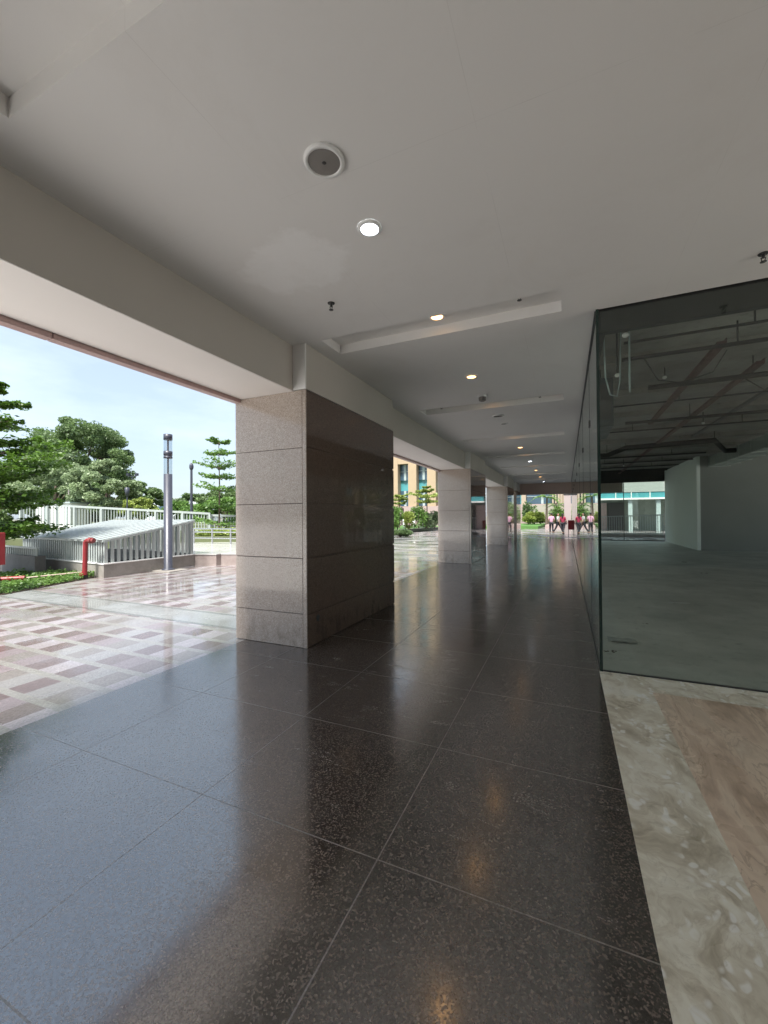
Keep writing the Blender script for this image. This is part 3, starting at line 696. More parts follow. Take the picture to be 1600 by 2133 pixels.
# planting bed behind, fence, far things
bed = [atd(-260, 1100, 16.5), atd(300, 1100, 18.6), atd(560, 1100, 18.6), atd(600, 1100, 90), atd(-900, 1100, 90)]
g = MB(); g.prism([(q.x, q.y) for q in bed], -.04, .62); struct('planting_bed', g, simple('weedy_soil', (.11, .13, .06), .9, .3, 1.5))
def fence(px0, zt0, zb0, px1, zt1, zb1, d0, d1, n, lab, posts):
    A = atd(px0, 1070, d0); B = atd(px1, 1070, d1)
    t = empty('slatted_fence', (A.x, A.y, zb0), lab, 'fence', 'white fences behind the vent shelter')
    g = MB()
    for i in range(n):
        f = i/(n-1); x, y_ = A.x+(B.x-A.x)*f, A.y+(B.y-A.y)*f
        g.bar((x, y_, zb0+(zb1-zb0)*f), (x, y_, zt0+(zt1-zt0)*f-.05), .045, .03)
    g.build('slat_panel', M_WHITEM, t)
    g = MB(); g.bar((A.x, A.y, zt0), (B.x, B.y, zt1), .10, .11); g.bar((A.x, A.y, zb0+.03), (B.x, B.y, zb1+.03), .05, .05); g.build('top_rail', M_WHITEM, t)
    for k in range(posts):
        f = (k+.0)/(posts-1); x, y_ = A.x+(B.x-A.x)*f, A.y+(B.y-A.y)*f
        g = MB(); g.box(x-.07, x+.07, y_-.07, y_+.07, min(.5, zb0), zt0+(zt1-zt0)*f-.05); g.build('post', M_WHITEM, t)
fence(44, 2.30, 1.2, 438, 1.69, .72, 22, 22, 66, 'long white slatted fence behind the vent shelter', 8)
fence(441, 1.60, .7, 560, 1.50, .62, 22.1, 22.5, 22, 'lower white slatted fence beside the young tiered tree', 3)

# ================================================================== VEGETATION
def leaves(name, pts, size, mat, parent=None, flat=.0, seedv=1, aspect=.55):
    r = np.random.default_rng(seedv); n = len(pts); P_ = np.asarray(pts, float)
    a = r.normal(size=(n, 3)); a[:, 2] *= (1-flat); a /= np.linalg.norm(a, axis=1)[:, None]
    b = r.normal(size=(n, 3)); b[:, 2] *= (1-flat); b -= a*(a*b).sum(1)[:, None]; b /= np.linalg.norm(b, axis=1)[:, None]
    s_ = size*r.uniform(.6, 1.35, size=(n, 1)); A = a*s_; B = b*s_*aspect
    org = np.array(parent_world(parent)) if parent else np.zeros(3)
    V_ = np.stack([P_-A, P_-B*1.0+A*.1, P_+A, P_+B+A*.1], 1).reshape(-1, 3)-org
    me = bpy.data.meshes.new(name); me.vertices.add(4*n); me.vertices.foreach_set('co', V_.astype(np.float32).ravel())
    me.loops.add(4*n); me.loops.foreach_set('vertex_index', np.arange(4*n, dtype=np.int32)); me.polygons.add(n)
    me.polygons.foreach_set('loop_start', np.arange(0, 4*n, 4, dtype=np.int32)); me.materials.append(mat); me.update(calc_edges=True); me.validate()
    o = bpy.data.objects.new(name, me); COL.objects.link(o)
    if parent: o.parent = parent
    return o
def broad_tree(base, h, rx, rz, nclus, nleaf, size, mat, lab, group, seedv, trunk_h=.3, name='broadleaf_tree', low=-.55):
    r = np.random.default_rng(seedv); t = empty(name, base, lab, 'tree', group)
    cz = base[2]+h-rz; pts = []; cl = []
    for k in range(nclus):
        v = r.normal(size=3); v /= np.linalg.norm(v); v[2] = max(v[2], low); rad = r.uniform(.45, 1)**.6
        c = np.array([base[0]+v[0]*rx*rad*.86, base[1]+v[1]*rx*rad*.86, cz+v[2]*rz*rad*.86]); s_ = r.uniform(.11, .24)*rx
        cl.append((c, s_)); q = r.normal(size=(nleaf, 3)); q /= np.linalg.norm(q, axis=1)[:, None]
        q *= (r.uniform(.35, 1, size=(nleaf, 1))**.7)*s_*np.array([1.15, 1.15, .75]); pts.append(q+c)
    g = MB(); tr = .035*h
    g.tube([base, (base[0]+.1, base[1], base[2]+h*trunk_h), (base[0]+.15, base[1]+.1, cz)], [tr, tr*.7, tr*.4], 9)
    for c, s_ in cl[:max(6, nclus//4)]:
        s0 = Vector((base[0]+.12, base[1]+.05, base[2]+h*trunk_h*(1+.6*random.random()))); g.tube([s0, s0.lerp(Vector(c), .55)+Vector((0, 0, .15)), Vector(c)], [tr*.35, tr*.2, tr*.08], 6)
    g.build('trunk', M_BARK, t); leaves('crown', np.concatenate(pts), size, mat, t, .15, seedv)
    return t
def tiered_tree(base, h, tiers, size, mat, lab, group, seedv, nleaf=420, name='tiered_tree', tr=.045):
    r = np.random.default_rng(seedv); t = empty(name, base, lab, 'tree', group); g = MB(); B = Vector(base)
    g.tube([B, B+Vector((.03, .02, h*.5)), B+Vector((0, 0, h))], [tr, tr*.7, tr*.25], 8); pts = []
    for z_, rad in tiers:
        nb = r.integers(5, 8); a0 = r.uniform(0, 6.28)
        for k in range(nb):
            a = a0+6.283*k/nb+r.uniform(-.25, .25); L_ = rad*r.uniform(.5, 1.2); up = L_*r.uniform(.02, .34)
            s0 = B+Vector((0, 0, z_-.05)); e0 = s0+Vector((math.cos(a)*L_, math.sin(a)*L_, up)); g.tube([s0, s0.lerp(e0, .5)+Vector((0, 0, up*.3)), e0], [tr*.35, tr*.22, tr*.08], 5)
            n = int(nleaf/nb*L_/max(.2, rad)); f = r.uniform(.25, 1.08, size=(n, 1)); wv = (.10+.26*np.sin(np.clip(f, 0, 1)*2.6))*L_
            q = np.array(s0)+f*(np.array(e0)-np.array(s0)); lat = r.normal(size=(n, 1))*wv*.55
            q = q+lat*np.array([-math.sin(a), math.cos(a), 0])+np.array([0, 0, 1])*(r.normal(size=(n, 1))*.035*rad+.03*rad); pts.append(q)
    g.build('trunk', M_BARK, t); leaves('crown', np.concatenate(pts), size, mat, t, .6, seedv)
    return t
LF_DARK = leafmat('dark_tiered_leaf', (.02, .055, .012), (.14, .27, .03), .5, 1.4)
LF_MID = leafmat('mid_green_leaf', (.075, .125, .055), (.21, .31, .12), .45, .35)
LF_PALE = leafmat('pale_green_leaf', (.15, .21, .11), (.33, .42, .23), .45, .35)
LF_YEL = leafmat('yellow_green_leaf', (.14, .21, .05), (.37, .44, .11), .5, .8)
LF_FRESH = leafmat('fresh_green_leaf', (.06, .14, .035), (.20, .34, .08), .5, 1.2)
TG = 'trees beyond the slatted fence'
def gz(px, d, z): q = atd(px, 1070, d); return (q.x, q.y, z)
broad_tree(gz(166, 48, .5), 13.6, 6.0, 5.9, 105, 560, .135, LF_MID, 'tallest dark green tree with airy rounded crown on the left', TG, 21)
broad_tree(gz(112, 38, .5), 7.4, 3.6, 3.4, 60, 520, .115, LF_PALE, 'pale green tree in front of the tallest tree, left side', TG, 22, .2, low=-.9)
broad_tree(gz(218, 37, .5), 6.6, 3.0, 3.0, 50, 520, .115, LF_PALE, 'pale green tree in front of the tallest tree, right side', TG, 23, .2, low=-.9)
broad_tree(gz(150, 44, .5), 5.2, 5.2, 2.8, 44, 330, .2, LF_MID, 'low dark tree filling the foot of the tallest tree', TG, 33, .2, low=-.9)
broad_tree(gz(298, 46, .5), 5.3, 2.6, 2.4, 34, 320, .16, LF_MID, 'rounded dark green tree just left of the lamp post', TG, 24, .2, low=-.9)
broad_tree(gz(288, 36, .5), 2.9, 1.6, 1.2, 24, 260, .12, LF_YEL, 'small yellow green tree left of the lamp post', TG, 25, .2, low=-.9)
broad_tree(gz(400, 60, .5), 4.6, 3.4, 2.0, 30, 300, .2, LF_MID, 'distant low dark tree between lamp post and young tree', TG, 26, .2, low=-.9)
broad_tree(gz(380, 40, .5), 2.5, 2.6, 1.1, 26, 300, .13, LF_FRESH, 'bright green low tree behind the fence right of the lamp post', TG, 27, .2, low=-.9)
broad_tree(gz(470, 38, .5), 2.9, 2.6, 1.3, 30, 300, .13, LF_FRESH, 'bright green low tree behind the young tiered tree', TG, 28, .2, low=-.9)
broad_tree(gz(480, 62, .5), 5.6, 4.0, 2.4, 30, 300, .2, LF_MID, 'distant low dark tree behind the young tiered tree', TG, 29, .2, low=-.9)
broad_tree(gz(-30, 40, .5), 6.5, 4.2, 3.2, 40, 300, .17, LF_MID, 'mid green tree behind the near tiered tree at the left edge', TG, 30, .2, low=-.9)
q = gz(456, 20.4, .5)
tiered_tree(q, 4.95, [(.62, 1.15), (1.45, .8), (2.35, 1.15), (2.95, .95), (3.45, 1.0), (4.15, .85), (4.72, .6)], .075, LF_FRESH, 'slender young tiered tree standing right of the lamp post', None, 41, 620)
for o in (gz(-28, 10.3, 0),):
    tiered_tree(o, 4.9, [(.95, 1.45), (1.25, 1.3), (1.75, 1.35), (2.0, 1.6), (2.4, 1.4), (2.75, 1.5), (3.1, 1.35), (3.4, 1.2), (3.85, 1.25), (4.4, .8), (4.8, .45)], .055, LF_DARK, 'dense dark tiered tree cut by the left edge of the view', None, 42, 2300, tr=.07)
# ground cover
r = np.random.default_rng(5); gp = []
poly = [atz(-30, 1243), atz(8, 1239), atz(196, 1203), atz(196, 1196), atz(52, 1196), atz(-30, 1200)]
P2 = [(q.x, q.y) for q in poly]
def inside(x, y, P):
    c = False; j = len(P)-1
    for i in range(len(P)):
        if (P[i][1] > y) != (P[j][1] > y) and x < (P[j][0]-P[i][0])*(y-P[i][1])/(P[j][1]-P[i][1])+P[i][0]: c = not c
        j = i
    return c
xs = [p[0] for p in P2]; ys_ = [p[1] for p in P2]
while len(gp) < 7000:
    x, y = r.uniform(min(xs), max(xs)), r.uniform(min(ys_), max(ys_))
    if inside(x, y, P2): gp.append((x, y, abs(r.normal())*.05+.02+.04*math.sin(x*5)*math.cos(y*4)))
g = MB(); g.prism(P2, -.003, .012); struct('soil_bed', g, M_SOIL)
tag(leaves('ground_cover', gp, .035, LF_FRESH, None, .4, 6), 'low leafy ground cover filling the bed along the paving', 'ground cover', kind='stuff')
gp = []
A, B = atd(395, 1110, 18.9), atd(505, 1110, 18.9)
for k in range(5200):
    f = r.uniform(0, 1); q = A.lerp(B, f); gp.append((q.x+r.normal()*.2, q.y+r.uniform(0, 2.2), .66+abs(r.normal())*.12))
tag(leaves('ground_cover', gp, .06, LF_YEL, None, .3, 8), 'yellow green low planting behind the steel handrail', 'ground cover', kind='stuff')
def shrub(px, py, d, h, rr, mat, lab, seedv, n=900, size=.07, z0=.3):
    q = atd(px, py, d); t = empty('shrub', (q.x, q.y, z0), lab, 'shrub', 'garden shrubs across the plaza'); r = np.random.default_rng(seedv)
    g = MB()
    for k in range(5): a = k*1.256; g.tube([(q.x, q.y, z0), (q.x+math.cos(a)*rr*.5, q.y+math.sin(a)*rr*.5, z0+h*.7)], [.03, .01], 5)
    g.build('stems', M_BARK, t); v = r.normal(size=(n, 3)); v /= np.linalg.norm(v, axis=1)[:, None]; v *= r.uniform(.2, 1, (n, 1))**.5
    cl = r.normal(size=(7, 3)); cl /= np.linalg.norm(cl, axis=1)[:, None]; cc = cl[r.integers(0, 7, n)]*.5
    P_ = (v*.55+cc)*np.array([rr, rr, h*.5])+np.array([q.x, q.y, z0+h*.52]); leaves('foliage', P_, size, mat, t, .1, seedv)
shrub(188*.1+6, 1182, 12.6, .42, .30, LF_YEL, 'low yellow green shrub at the foot of the vent plinth', 90, 700, .04, 0)
bpy.data.objects['shrub'].location = bpy.data.objects['shrub'].location

# far left: hoarding, poles
def plain_box_thing(name, g, mat, lab, cat, group=None): return tag(g.build(name, mat), lab, cat, group)
a_, b_ = atd(74, 1040, 34), atd(147, 1040, 34)
t = empty('site_cabin', (a_.x, a_.y, .6), 'white flat roofed cabin showing above the fence on the left', 'cabin')
d_ = (b_-a_); d_.z = 0; dn = Vector((-d_.y, d_.x, 0)).normalized()*2.5
g = MB(); g.prism([(a_.x, a_.y), (b_.x, b_.y), (b_.x+dn.x, b_.y+dn.y), (a_.x+dn.x, a_.y+dn.y)], .4, 2.75); g.build('wall', M_PLATE, t)
g = MB(); g.prism([(a_.x-.1, a_.y-.1), (b_.x+.1, b_.y-.1), (b_.x+dn.x, b_.y+dn.y), (a_.x+dn.x, a_.y+dn.y)], 2.751, 2.86); g.build('roof', M_MULL, t)
for f in (.3, .62, .9):
    p = a_.lerp(b_, f)-dn*.012; g = MB(); g.box(p.x-.05, p.x+.05, p.y-.03, p.y+.03, .6, 2.5); g.build('cover_strip', M_MULL, t)
def pole(px, d, top, r_, lab, head=None, name='street_lamp'):
    q = atd(px, 1070, d); t = empty(name, (q.x, q.y, .5), lab, 'lamp post', 'thin poles beyond the fence')
    g = MB(); g.tube([(q.x, q.y, .4), (q.x, q.y, top)], [r_, r_*.7], 8); g.build('pole', M_GREYM if head != 'c' else M_PLINTH, t)
    g = MB()
    if head == 'box': g.lathe(q.x, q.y, [(.0005, top), (r_*2, top+.02), (r_*2.8, top+.6), (.0005, top+.65)], 10)
    elif head == 'twin':
        for s_ in (-1, 1): g.bar((q.x, q.y, top-.1), (q.x+s_*.45, q.y+s_*.2, top+.05), .06, .06); g.box(q.x+s_*.45-.18, q.x+s_*.45+.18, q.y+s_*.2-.1, q.y+s_*.2+.1, top+.03, top+.3)
    else: g.ball((q.x, q.y, top+.1), r_*1.4, 10, 8, (1, 1, 1.8))
    g.build('lamp_head', M_GREYM, t)
pole(144, 36, 4.3, .12, 'pale concrete pole in front of the tallest tree', 'c'); pole(184, 36, 3.5, .09, 'thin grey pole right of the pale concrete pole', 'b')
pole(265, 30, 3.1, .06, 'pole with box lantern left of the slate lamp post', 'box'); pole(276, 46, 6.2, .09, 'tall twin headed pole left of the slate lamp post', 'twin')
pole(399, 27, 4.75, .10, 'dark pole with lantern between lamp post and young tree', 'b'); pole(382, 50, 3.0, .08, 'short thin pole behind the fence right of the lamp post', 'b')
# far hazy building behind the post
a_ = atd(330, 1060, 120); g = MB()
t = empty('distant_block', (a_.x, a_.y, 0), 'pale distant building glimpsed behind the slate lamp post', 'building')
g.box(a_.x-6, a_.x+16, a_.y, a_.y+8, 0, 6.5); g.build('wall', simple('pale_far_wall', (.55, .6, .62), .7, .05, .5), t)
g = MB(); g.box(a_.x-6.3, a_.x+16.3, a_.y-.3, a_.y+8.3, 6.501, 7.1); g.build('roof', M_WHITEM, t)
g = MB(); g.box(a_.x-5, a_.x+15, a_.y-.06, a_.y-.01, 3.6, 4.8); g.build('window_band', M_WIN, t)

# ================================================================== BUILDINGS ACROSS THE PLAZA
def facade(name, lab, x0, x1, yf, xp, pitch, pw, H, mat, base_h=2.75, basew=2.3, skip=None):
    t = empty(name, (x0, yf, 0), lab, 'building')
    g = MB(); g.box(x0, x1, yf+1.2, yf+12, 0, H-.01); g.build('core_wall', M_TEAL, t)
    g = MB(); g.box(x0-.3, x1+.3, yf-.15, yf+12.2, H, H+1.0); g.box(x0, x1, yf+.05, yf+1.19, 8.6, 9.5); g.build('cornice', mat, t)
    k = math.floor((x0-xp)/pitch)+1; win_pos = []
    while xp+k*pitch+pw < x1:
        xa = xp+k*pitch; g = MB(); g.box(xa, xa+pw, yf, yf+1.18, base_h, H-.02); g.build('pilaster', mat, t)
        g = MB(); g.box(xa-(basew-pw)/2, xa+pw+(basew-pw)/2, yf-.25, yf+1.18, 0, base_h-.01); g.build('pilaster_base', M_ROSE, t)
        xb = xa+pw; xc = xb+pitch-pw
        if xc < x1: win_pos.append((xb, xc))
        k += 1
    g = MB(); 
    for z_ in (base_h-.2,): g.box(x0, x1, yf+.3, yf+1.19, z_, z_+.25)
    g.build('string_course', M_ROSE, t)
    for xb, xc in win_pos:
        for z0, z1 in ((base_h+.1, 4.95), (6.4, 8.55), (9.6, 11.4), (12.6, 14.6), (15.8, 17.6)):
            if z1 > H-.2: continue
            w_ = MB(); w_.box(xb+.02, xc-.02, yf+.95, yf+1.17, z0, z1); wo = w_.build('window', M_WIN, t)
            mm = MB(); xm = (xb+xc)/2; mm.box(xm-.16, xm+.16, yf+.86, yf+.94, z0, z1); mm.box(xb+.02, xm-.17, yf+.88, yf+.94, z0+(z1-z0)*.55, z0+(z1-z0)*.55+.07); mm.box(xm+.17, xc-.02, yf+.88, yf+.94, z0+(z1-z0)*.55, z0+(z1-z0)*.55+.07)
            mm.build('mullion', M_MULL, wo)
    return t
facade('office_building', 'tan stone office building with teal windows seen between the first two pillars', -48, -12.2, 52, -19.62, 2.70, 1.18, 18, M_TAN)
t = facade('office_wing', 'beige stone office wing closing the view at the far end', -7.6, 14, 62, -5.95, 4.95, .62, 19, M_TAN2, 3.0, .9)
g = MB()
for x in np.arange(-1.82, -.05, .36): g.box(x, x+.20, 61.6, 62.95, 3.1, 18.8)
g.box(-1.9, 0.0, 62.96, 63.18, 3.1, 18.8)
g.build('ribbed_panel', M_TAN2, t)
g = MB(); g.box(-7.6, 14, 61.8, 63.1, .0, 2.9); g.build('ground_storey', simple('cream_ground_storey', (.34, .32, .27), .6, .15, .6), t)

# standing stone pier at far right of the walkway with dark box
q = atz(1184.5, 1113)
t = empty('stone_pier', (q.x, q.y, 0), 'pinkish stone pier with a dark box on top near the far walkers', 'pier')
g = MB(); g.box(q.x-.29, q.x+.19, q.y, q.y+.5, 0, 3.02); g.build('shaft', simple('pinkish_pier_stone', (.40, .345, .335), .5, .06, 2), t, .01)
g = MB(); g.box(q.x-.33, q.x+.23, q.y-.03, q.y+.53, 3.021, 4.6); g.build('dark_top_box', M_DARKM, t, .01)

# planter, kerb, pond edge, shrubs between the first two pillars
kA, kB = atz(700, 1121), atz(925, 1103)
dirk = (kB-kA).normalized(); nk = Vector((-dirk.y, dirk.x, 0))
g = MB(); P_ = [kA, kB+dirk*6, kB+dirk*6+nk*.5, kA+nk*.5]; g.prism([(p.x, p.y) for p in P_], -.003, .30)
tag(g.build('planter_kerb', simple('black_granite_kerb', (.03, .03, .035), .2, .2, 5), None, .01), 'black granite kerb of the planter across the plaza', 'kerb')
g = MB(); P_ = [kA+nk*.52, kB+dirk*6+nk*.52, kB+dirk*6+nk*12, kA+nk*12]; g.prism([(p.x, p.y) for p in P_], -.003, .26); struct('planter_soil', g, M_GRASS)
for i, (px, lab) in enumerate(((838, 'white bollard light on the planter, leftmost of three'), (861, 'white bollard light on the planter, middle of three'), (911, 'white bollard light on the planter beside the second pillar'))):
    f = (px-700)/225; q = kA.lerp(kB, f)+nk*.9; q = Vector((q.x, q.y, .26))
    # follow the sight line so that the row keeps its spacing on the real ground
    t = empty('bollard_light', q, lab, 'bollard', 'white bollard lights in the planter')
    g = MB(); g.lathe(q.x, q.y, [(.0005, q.z), (.15, q.z), (.15, q.z+.95), (.0005, q.z+.95)], 14); g.build('shaft', M_PLATE, t)
    g = MB(); g.lathe(q.x, q.y, [(.0005, q.z+.951), (.17, q.z+.951), (.17, q.z+1.05), (.0005, q.z+1.1)], 14); g.build('cap', M_PLATE, t)
q = kA.lerp(kB, .845)+nk*1.2
g = MB(); g.ball((q.x, q.y, .55), .5, 12, 9, (1, .8, .75)); g.ball((q.x-.2, q.y, 1.0), .28, 10, 8, (.8, .8, 1.2)); tag(g.build('white_boulder', M_PLATE), 'white rounded garden stone among the planter shrubs', 'stone')
for i, (px, py, d, h, rr, mt, lab) in enumerate((
    (828, 1085, 36, 2.3, .8, LF_FRESH, 'bright green shrub at the left end of the planter view'), (850, 1085, 37, 1.6, .8, LF_YEL, 'yellowish shrub before the rose pilaster base'),
    (872, 1085, 38, 2.2, .9, LF_FRESH, 'tall green shrub right of the rose pilaster base'), (888, 1085, 39, 1.5, .8, LF_PALE, 'grey green shrub above the white garden stone'),
    (905, 1085, 40, 1.7, .9, LF_PALE, 'pale green shrub touching the second pillar in view'), (812, 1085, 35, 1.7, .9, LF_FRESH, 'green shrub half hidden by the nearest pillar'),
    (834, 1112, 29, .5, .9, LF_MID, 'low dark shrub in front of the planter kerb'))):
    shrub(px, py, d, h, rr, mt, lab, 100+i, 1300, .10, .26 if i < 6 else 0)
tiered_tree(gz(832, 40, .3), 3.6, [(2.4, .7), (2.75, 1.3), (3.1, .7)], .1, LF_YEL, 'umbrella shaped tiered tree at the left of the planter view', None, 51, 900, tr=.07)
tiered_tree(gz(889, 39, .3), 4.3, [(2.5, 1.2), (2.95, 1.7), (3.5, .9), (3.9, .5)], .1, LF_YEL, 'umbrella shaped tiered tree before the tan pilasters', None, 52, 1300, tr=.07)

# far end garden
g = MB(); q0, q1 = atz(1080, 1102), atz(1121, 1102)
g.prism([(q0.x-4, q0.y), (q1.x, q1.y), (q1.x+.5, 61.5), (q0.x-4, 61.5)], -.003, .30); struct('lawn', g, M_GRASS)
g = MB(); g.box(q1.x+.6, 14, q1.y+2, 61.7, -.003, .35); struct('garden_terrace', g, M_ROSE)
for i, (px, d, h, rr, mt, lab, z0) in enumerate((
    (1101, 51, 1.1, .9, LF_YEL, 'yellow green shrub at the left of the far lawn', .3), (1113, 52, 1.7, 1.1, LF_YEL, 'large yellow shrub in the middle of the far lawn', .3),
    (1126, 53, 1.5, 1.0, LF_YEL, 'yellow shrub at the right of the far lawn', .3), (1104, 56, 3.2, 1.1, LF_MID, 'dark green bush in front of the far blue window', .3),
    (1160, 54, 2.0, 1.3, LF_PALE, 'pale green bush behind the far walkers', .3), (1171, 53, 2.8, 1.2, LF_FRESH, 'green bush left of the stone pier', .3), (1212, 54, 3.0, 2.0, LF_PALE, 'pale bush right of the stone pier', .3), (1236, 52, 2.2, 1.6, LF_FRESH, 'green bush seen through the side glass', .3))):
    shrub(px, 1085, d, h, rr, mt, lab, 130+i, 1500, .14, z0)
def palm(px, d, h, lab, seedv):
    b0 = gz(px, d, .3); r = random.Random(seedv); t = empty('palm_tree', b0, lab, 'tree'); B = Vector(b0)
    g = MB(); g.tube([B, B+Vector((.05, 0, h*.5)), B+Vector((.1, 0, h))], [.16, .12, .09], 10); g.build('trunk', M_BARK, t); T = B+Vector((.1, 0, h)); pts = []; g = MB()
    for k in range(13):
        a = k*6.283/13+r.uniform(-.2, .2); L_ = r.uniform(1.5, 2.0); e = r.uniform(.15, 1.0); prev = None
        for s_ in np.linspace(0, 1, 22):
            p = T+Vector((math.cos(a)*L_*s_, math.sin(a)*L_*s_, e*L_*s_-1.1*L_*s_*s_*(.6+.3*e)))
            sd_ = Vector((-math.sin(a), math.cos(a), -.35)); w_ = .34*math.sin(math.pi*min(1, s_*.95+.05))+.03
            for sgn in (-1, 1):
                tip = p+Vector((sd_.x*sgn*w_, sd_.y*sgn*w_, -.35*w_))+Vector((math.cos(a), math.sin(a), 0))*w_*.4
                d_ = Vector((math.cos(a), math.sin(a), 0))*.07
                g.add([p-d_, p+d_, tip], [(0, 1, 2)])
    g.build('fronds', LF_FRESH if seedv % 2 else LF_MID, t)
palm(1138, 50, 3.3, 'palm with arching fronds in front of the far blue windows', 3)
palm(1158, 55, 2.4, 'smaller palm left of the stone pier', 4)

# far red bin on stand
q = atz(1189, 1117)
t = empty('fire_bucket_stand', (q.x, q.y, 0), 'red box on thin legs beside the stone pier', 'stand')
g = MB(); g.box(q.x-.17, q.x+.17, q.y-.12, q.y+.12, .46, 1.12); g.build('red_box', M_RED, t, .02)
for sx in (-.13, .13):
    g = MB(); g.box(q.x+sx-.02, q.x+sx+.02, q.y-.02, q.y+.02, -.004, .459); g.build('leg', M_BLACK, t)

# beyond the rear glazing of the shop: railing and the neighbouring building
t = empty('ramp_railing', (.6, 31.5, 0), 'white baluster railing outside the rear glazing of the shop', 'railing')
g = MB()
for i in range(46):
    f = i/45; x = 1.0+6.2*f; g.bar((x, 31.5, .20), (x, 31.5, 1.28+.20*f), .035, .035)
g.build('balusters', M_WHITEM, t)
g = MB(); g.bar((.9, 31.5, 1.30), (7.3, 31.5, 1.50), .09, .07); g.bar((.9, 31.5, .22), (7.3, 31.5, .24), .05, .05); g.build('top_rail', M_WHITEM, t)
g = MB(); g.box(.8, 8, 31.3, 31.8, -.003, .19); tag(g.build('railing_kerb', M_PLINTH), 'low granite kerb under the white baluster railing', 'kerb')
t = empty('annex_building', (2.2, 42, 0), 'neighbouring building with glass balcony band seen through the shop', 'building')
g = MB(); g.box(2.2, 16, 44.5, 50, 0, 6); g.build('rear_wall', concrete('annex_wall', (.16, .2, .17), (.30, .34, .30), .6, .1, .5), t)
g = MB(); g.box(2.2, 16, 41.8, 44.4, 3.45, 6); g.build('upper_floor', simple('grey_white_render', (.30, .33, .31), .6, .05, .6), t)
g = MB(); g.box(2.25, 16, 41.85, 41.9, 2.95, 3.44); g.build('glass_band', M_TEAL, t)
g = MB(); g.box(2.2, 16, 41.7, 42.3, 2.80, 2.94); g.build('ledge', M_PLATE, t)
for x in (4.0, 5.2, 6.6, 7.9): 
    g = MB(); g.box(x, x+.06, 41.78, 41.84, 2.95, 3.44); g.build('band_mullion', M_PLATE, t)
for x in (5.0, 7.1, 9.2):
    g = MB(); g.box(x, x+.32, 41.9, 42.2, 0, 2.79); g.build('column', M_MULL, t)
g = MB(); g.box(2.3, 3.5, 44.3, 44.45, 0, 2.6); g.build('rose_panel', M_ROSE, t)
g = MB(); g.box(3.6, 4.9, 44.3, 44.45, 0, 2.6); g.build('dark_door', M_DARKM, t)
shrub(1350, 1085, 42, 1.9, 1.0, LF_MID, 'dark shrub seen behind the white baluster railing', 160, 1200, .1, 0)
shrub(1375, 1085, 41, 2.4, .9, LF_MID, 'tall dark shrub next to the shop partition edge', 161, 1200, .1, 0)

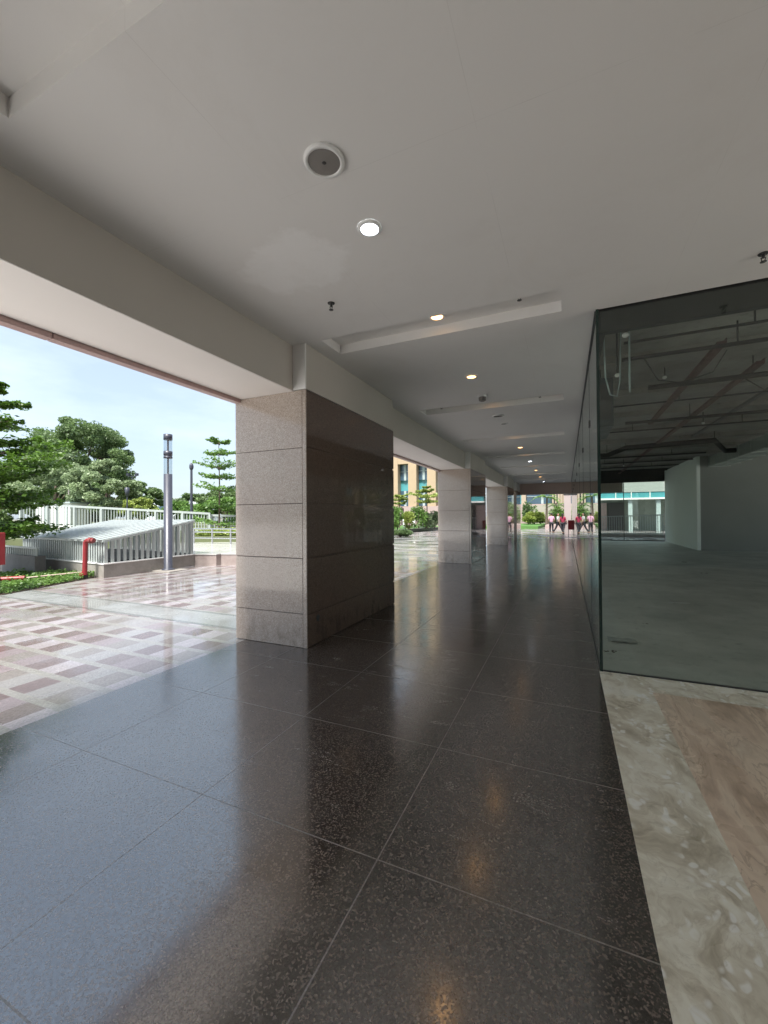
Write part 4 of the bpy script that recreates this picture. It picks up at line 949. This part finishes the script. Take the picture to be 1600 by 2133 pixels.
# ================================================================== PEOPLE
def skin_obj(name, joints, edges, mat, parent, sub=2, root=0):
    me = bpy.data.meshes.new(name); me.from_pydata([j[0] for j in joints], edges, []); o = bpy.data.objects.new(name, me); COL.objects.link(o); o.parent = parent
    me.materials.append(mat); sk = o.modifiers.new('skin', 'SKIN'); sk.use_smooth_shade = True
    for i, j in enumerate(joints):
        d = me.skin_vertices[0].data[i]; r_ = j[1]; d.radius = (r_, r_) if not hasattr(r_, '__len__') else r_; d.use_root = (i == root)
    ss = o.modifiers.new('sub', 'SUBSURF'); ss.levels = sub; ss.render_levels = sub; return o
def person(loc, rz, lab, h, top_col, leg_col, skin, stride, arm, hairlen=.0, sleeves=True):
    t = empty('person', loc, lab, 'person', 'walkers at the far end', rz); k = h/1.7
    hipz = .90; st = stride
    def leg(s_, ph):
        kx = .16*ph*st; ax = .34*ph*st; lift = .05 if ph < 0 else 0
        return [(s_*.09, 0, hipz), (s_*.095, kx+.03, .49+(.0)), (s_*.095, ax, .09+lift), (s_*.10, ax+.13, .03+lift*.6)]
    def armj(s_, ph):
        el = (s_*.235, -.02+.10*ph*arm, 1.12); wr = (s_*.245, .10+.20*ph*arm, .90+abs(ph*arm)*.05); return [(s_*.17, 0, 1.40), el, wr]
    L1, L2, A1, A2 = leg(-1, 1), leg(1, -1), armj(-1, -1), armj(1, 1)
    J = [((0, 0, .94), (.15, .11)), ((0, 0, 1.12), (.125, .095)), ((0, 0, 1.33), (.155, .10)), ((0, 0, 1.45), (.07, .06)), ((0, .01, 1.51), .048), ((0, .015, 1.58), (.068, .080)), ((0, .01, 1.65), (.075, .088)), ((0, 0, 1.70), (.055, .065))]
    E_ = [(0, 1), (1, 2), (2, 3), (3, 4), (4, 5), (5, 6), (6, 7)]
    for Lg in (L1, L2):
        b_ = len(J); J += [(Lg[0], .085), (Lg[1], .055), (Lg[2], .038), (Lg[3], (.038, .026))]; E_ += [(0, b_), (b_, b_+1), (b_+1, b_+2), (b_+2, b_+3)]
    hands = []
    for Ar in (A1, A2):
        b_ = len(J); J += [(Ar[0], .05), (Ar[1], .038), (Ar[2], .026)]; E_ += [(2, b_), (b_, b_+1), (b_+1, b_+2)]
        wv = Vector(Ar[2]); dv = (wv-Vector(Ar[1])).normalized(); pm = wv+dv*.06; J.append((tuple(pm), (.032, .018))); E_.append((b_+2, b_+3))
        for f, ln in zip((-.027, -.009, .009, .027), (.065, .078, .074, .058)):
            c = len(J); kn = pm+Vector((0, f, 0))+dv*.035; J += [(tuple(kn), .009), (tuple(kn+dv*ln*.55+Vector((-.008*math.copysign(1, wv.x), 0, 0))), .008), (tuple(kn+dv*ln+Vector((-.022*math.copysign(1, wv.x), 0, 0))), .007)]
            E_ += [(b_+3, c), (c, c+1), (c+1, c+2)]
        c = len(J); th = wv+dv*.025+Vector((0, .035, 0)); J += [(tuple(th), .010), (tuple(th+dv*.045+Vector((0, .012, 0))), .008)]; E_ += [(b_+3, c), (c, c+1)]
    # nose and ears belong to the head
    c = len(J); J += [((0, .105, 1.60), .012), ((-.078, .0, 1.60), .014), ((.078, .0, 1.60), .014)]; E_ += [(5, c), (5, c+1), (5, c+2)]
    sc = lambda JJ: [((p[0]*k, p[1]*k, p[2]*k), (r_*k if not hasattr(r_, '__len__') else (r_[0]*k, r_[1]*k))) for p, r_ in JJ]
    skin_obj('body', sc(J), E_, skin, t)
    T = [((0, 0, .90), (.165, .125)), ((0, 0, 1.12), (.145, .112)), ((0, 0, 1.33), (.172, .118)), ((0, 0, 1.435), (.10, .08))]; TE = [(0, 1), (1, 2), (2, 3)]
    for Ar in (A1, A2):
        c = len(T); T += [(Ar[0], .068), (tuple(Vector(Ar[0]).lerp(Vector(Ar[1]), .8)), .056)]; TE += [(2, c), (c, c+1)]
    skin_obj('shirt', sc(T), TE, top_col, t)
    T = [((0, 0, .93), (.162, .120))]; TE = []
    for Lg in (L1, L2):
        c = len(T); T += [(Lg[0], .105), (Lg[1], .074), (tuple(Vector(Lg[1]).lerp(Vector(Lg[2]), .9)), .06)]; TE += [(0, c), (c, c+1), (c+1, c+2)]
    skin_obj('trousers', sc(T), TE, leg_col, t)
    HJ = [((0, -.01, 1.745), (.055, .06)), ((0, -.03, 1.67), (.088, .085)), ((0, -.06, 1.58), (.075, .05))]
    if hairlen: HJ.append(((0, -.09, 1.58-hairlen), (.07, .035)))
    skin_obj('hair', sc(HJ), [(i, i+1) for i in range(len(HJ)-1)], simple('black_hair', (.012, .010, .009), .5, .2, 20), t)
    for s_ in (-1, 1):
        g = MB(); p = t.location; g.ball((p.x+s_*.030*k, p.y+.092*k, p.z+1.625*k), .010*k, 8, 6); g.build('eye', M_BLACK, t)
        Lg = L1 if s_ < 0 else L2; q = Vector(Lg[2])*k; g = MB(); g.ball((p.x+q.x, p.y+q.y+.06*k, p.z+max(.035, q.z-.05)), .055*k, 10, 6, (.9, 2.2, .62)); g.build('shoe', M_BLACK, t)
    g = MB(); g.ball((t.location.x, t.location.y+.100*k, t.location.z+1.565*k), .022*k, 8, 5, (1, .35, .25)); g.build('mouth', simple('lip', (.30, .10, .09), .5, .1, 9), t)
    return t
SK = simple('brown_skin', (.32, .18, .12), .5, .08, 10); TR = simple('dark_trousers', (.018, .018, .024), .7, .2, 10)
def ground_at(px, py): q = atz(px, py); return (q.x, q.y, -.004)
person(ground_at(1149, 1112), R(8), 'person in pink shirt and dark trousers, leftmost of the walkers', 1.62, simple('pink_cotton', (.52, .30, .40), .8, .08, 10), TR, SK, .35, .2)
person(ground_at(1163, 1112), R(-110), 'person in white and dark top striding, middle of the walkers', 1.60, simple('white_grey_cotton', (.42, .44, .42), .8, .3, 12), TR, SK, 1.15, 1.0, .18)
person(ground_at(1173, 1113), R(-25), 'person in crimson top and dark trousers, rightmost of the walkers', 1.58, simple('crimson_cotton', (.30, .02, .06), .8, .15, 10), TR, SK, .8, .8, .28)
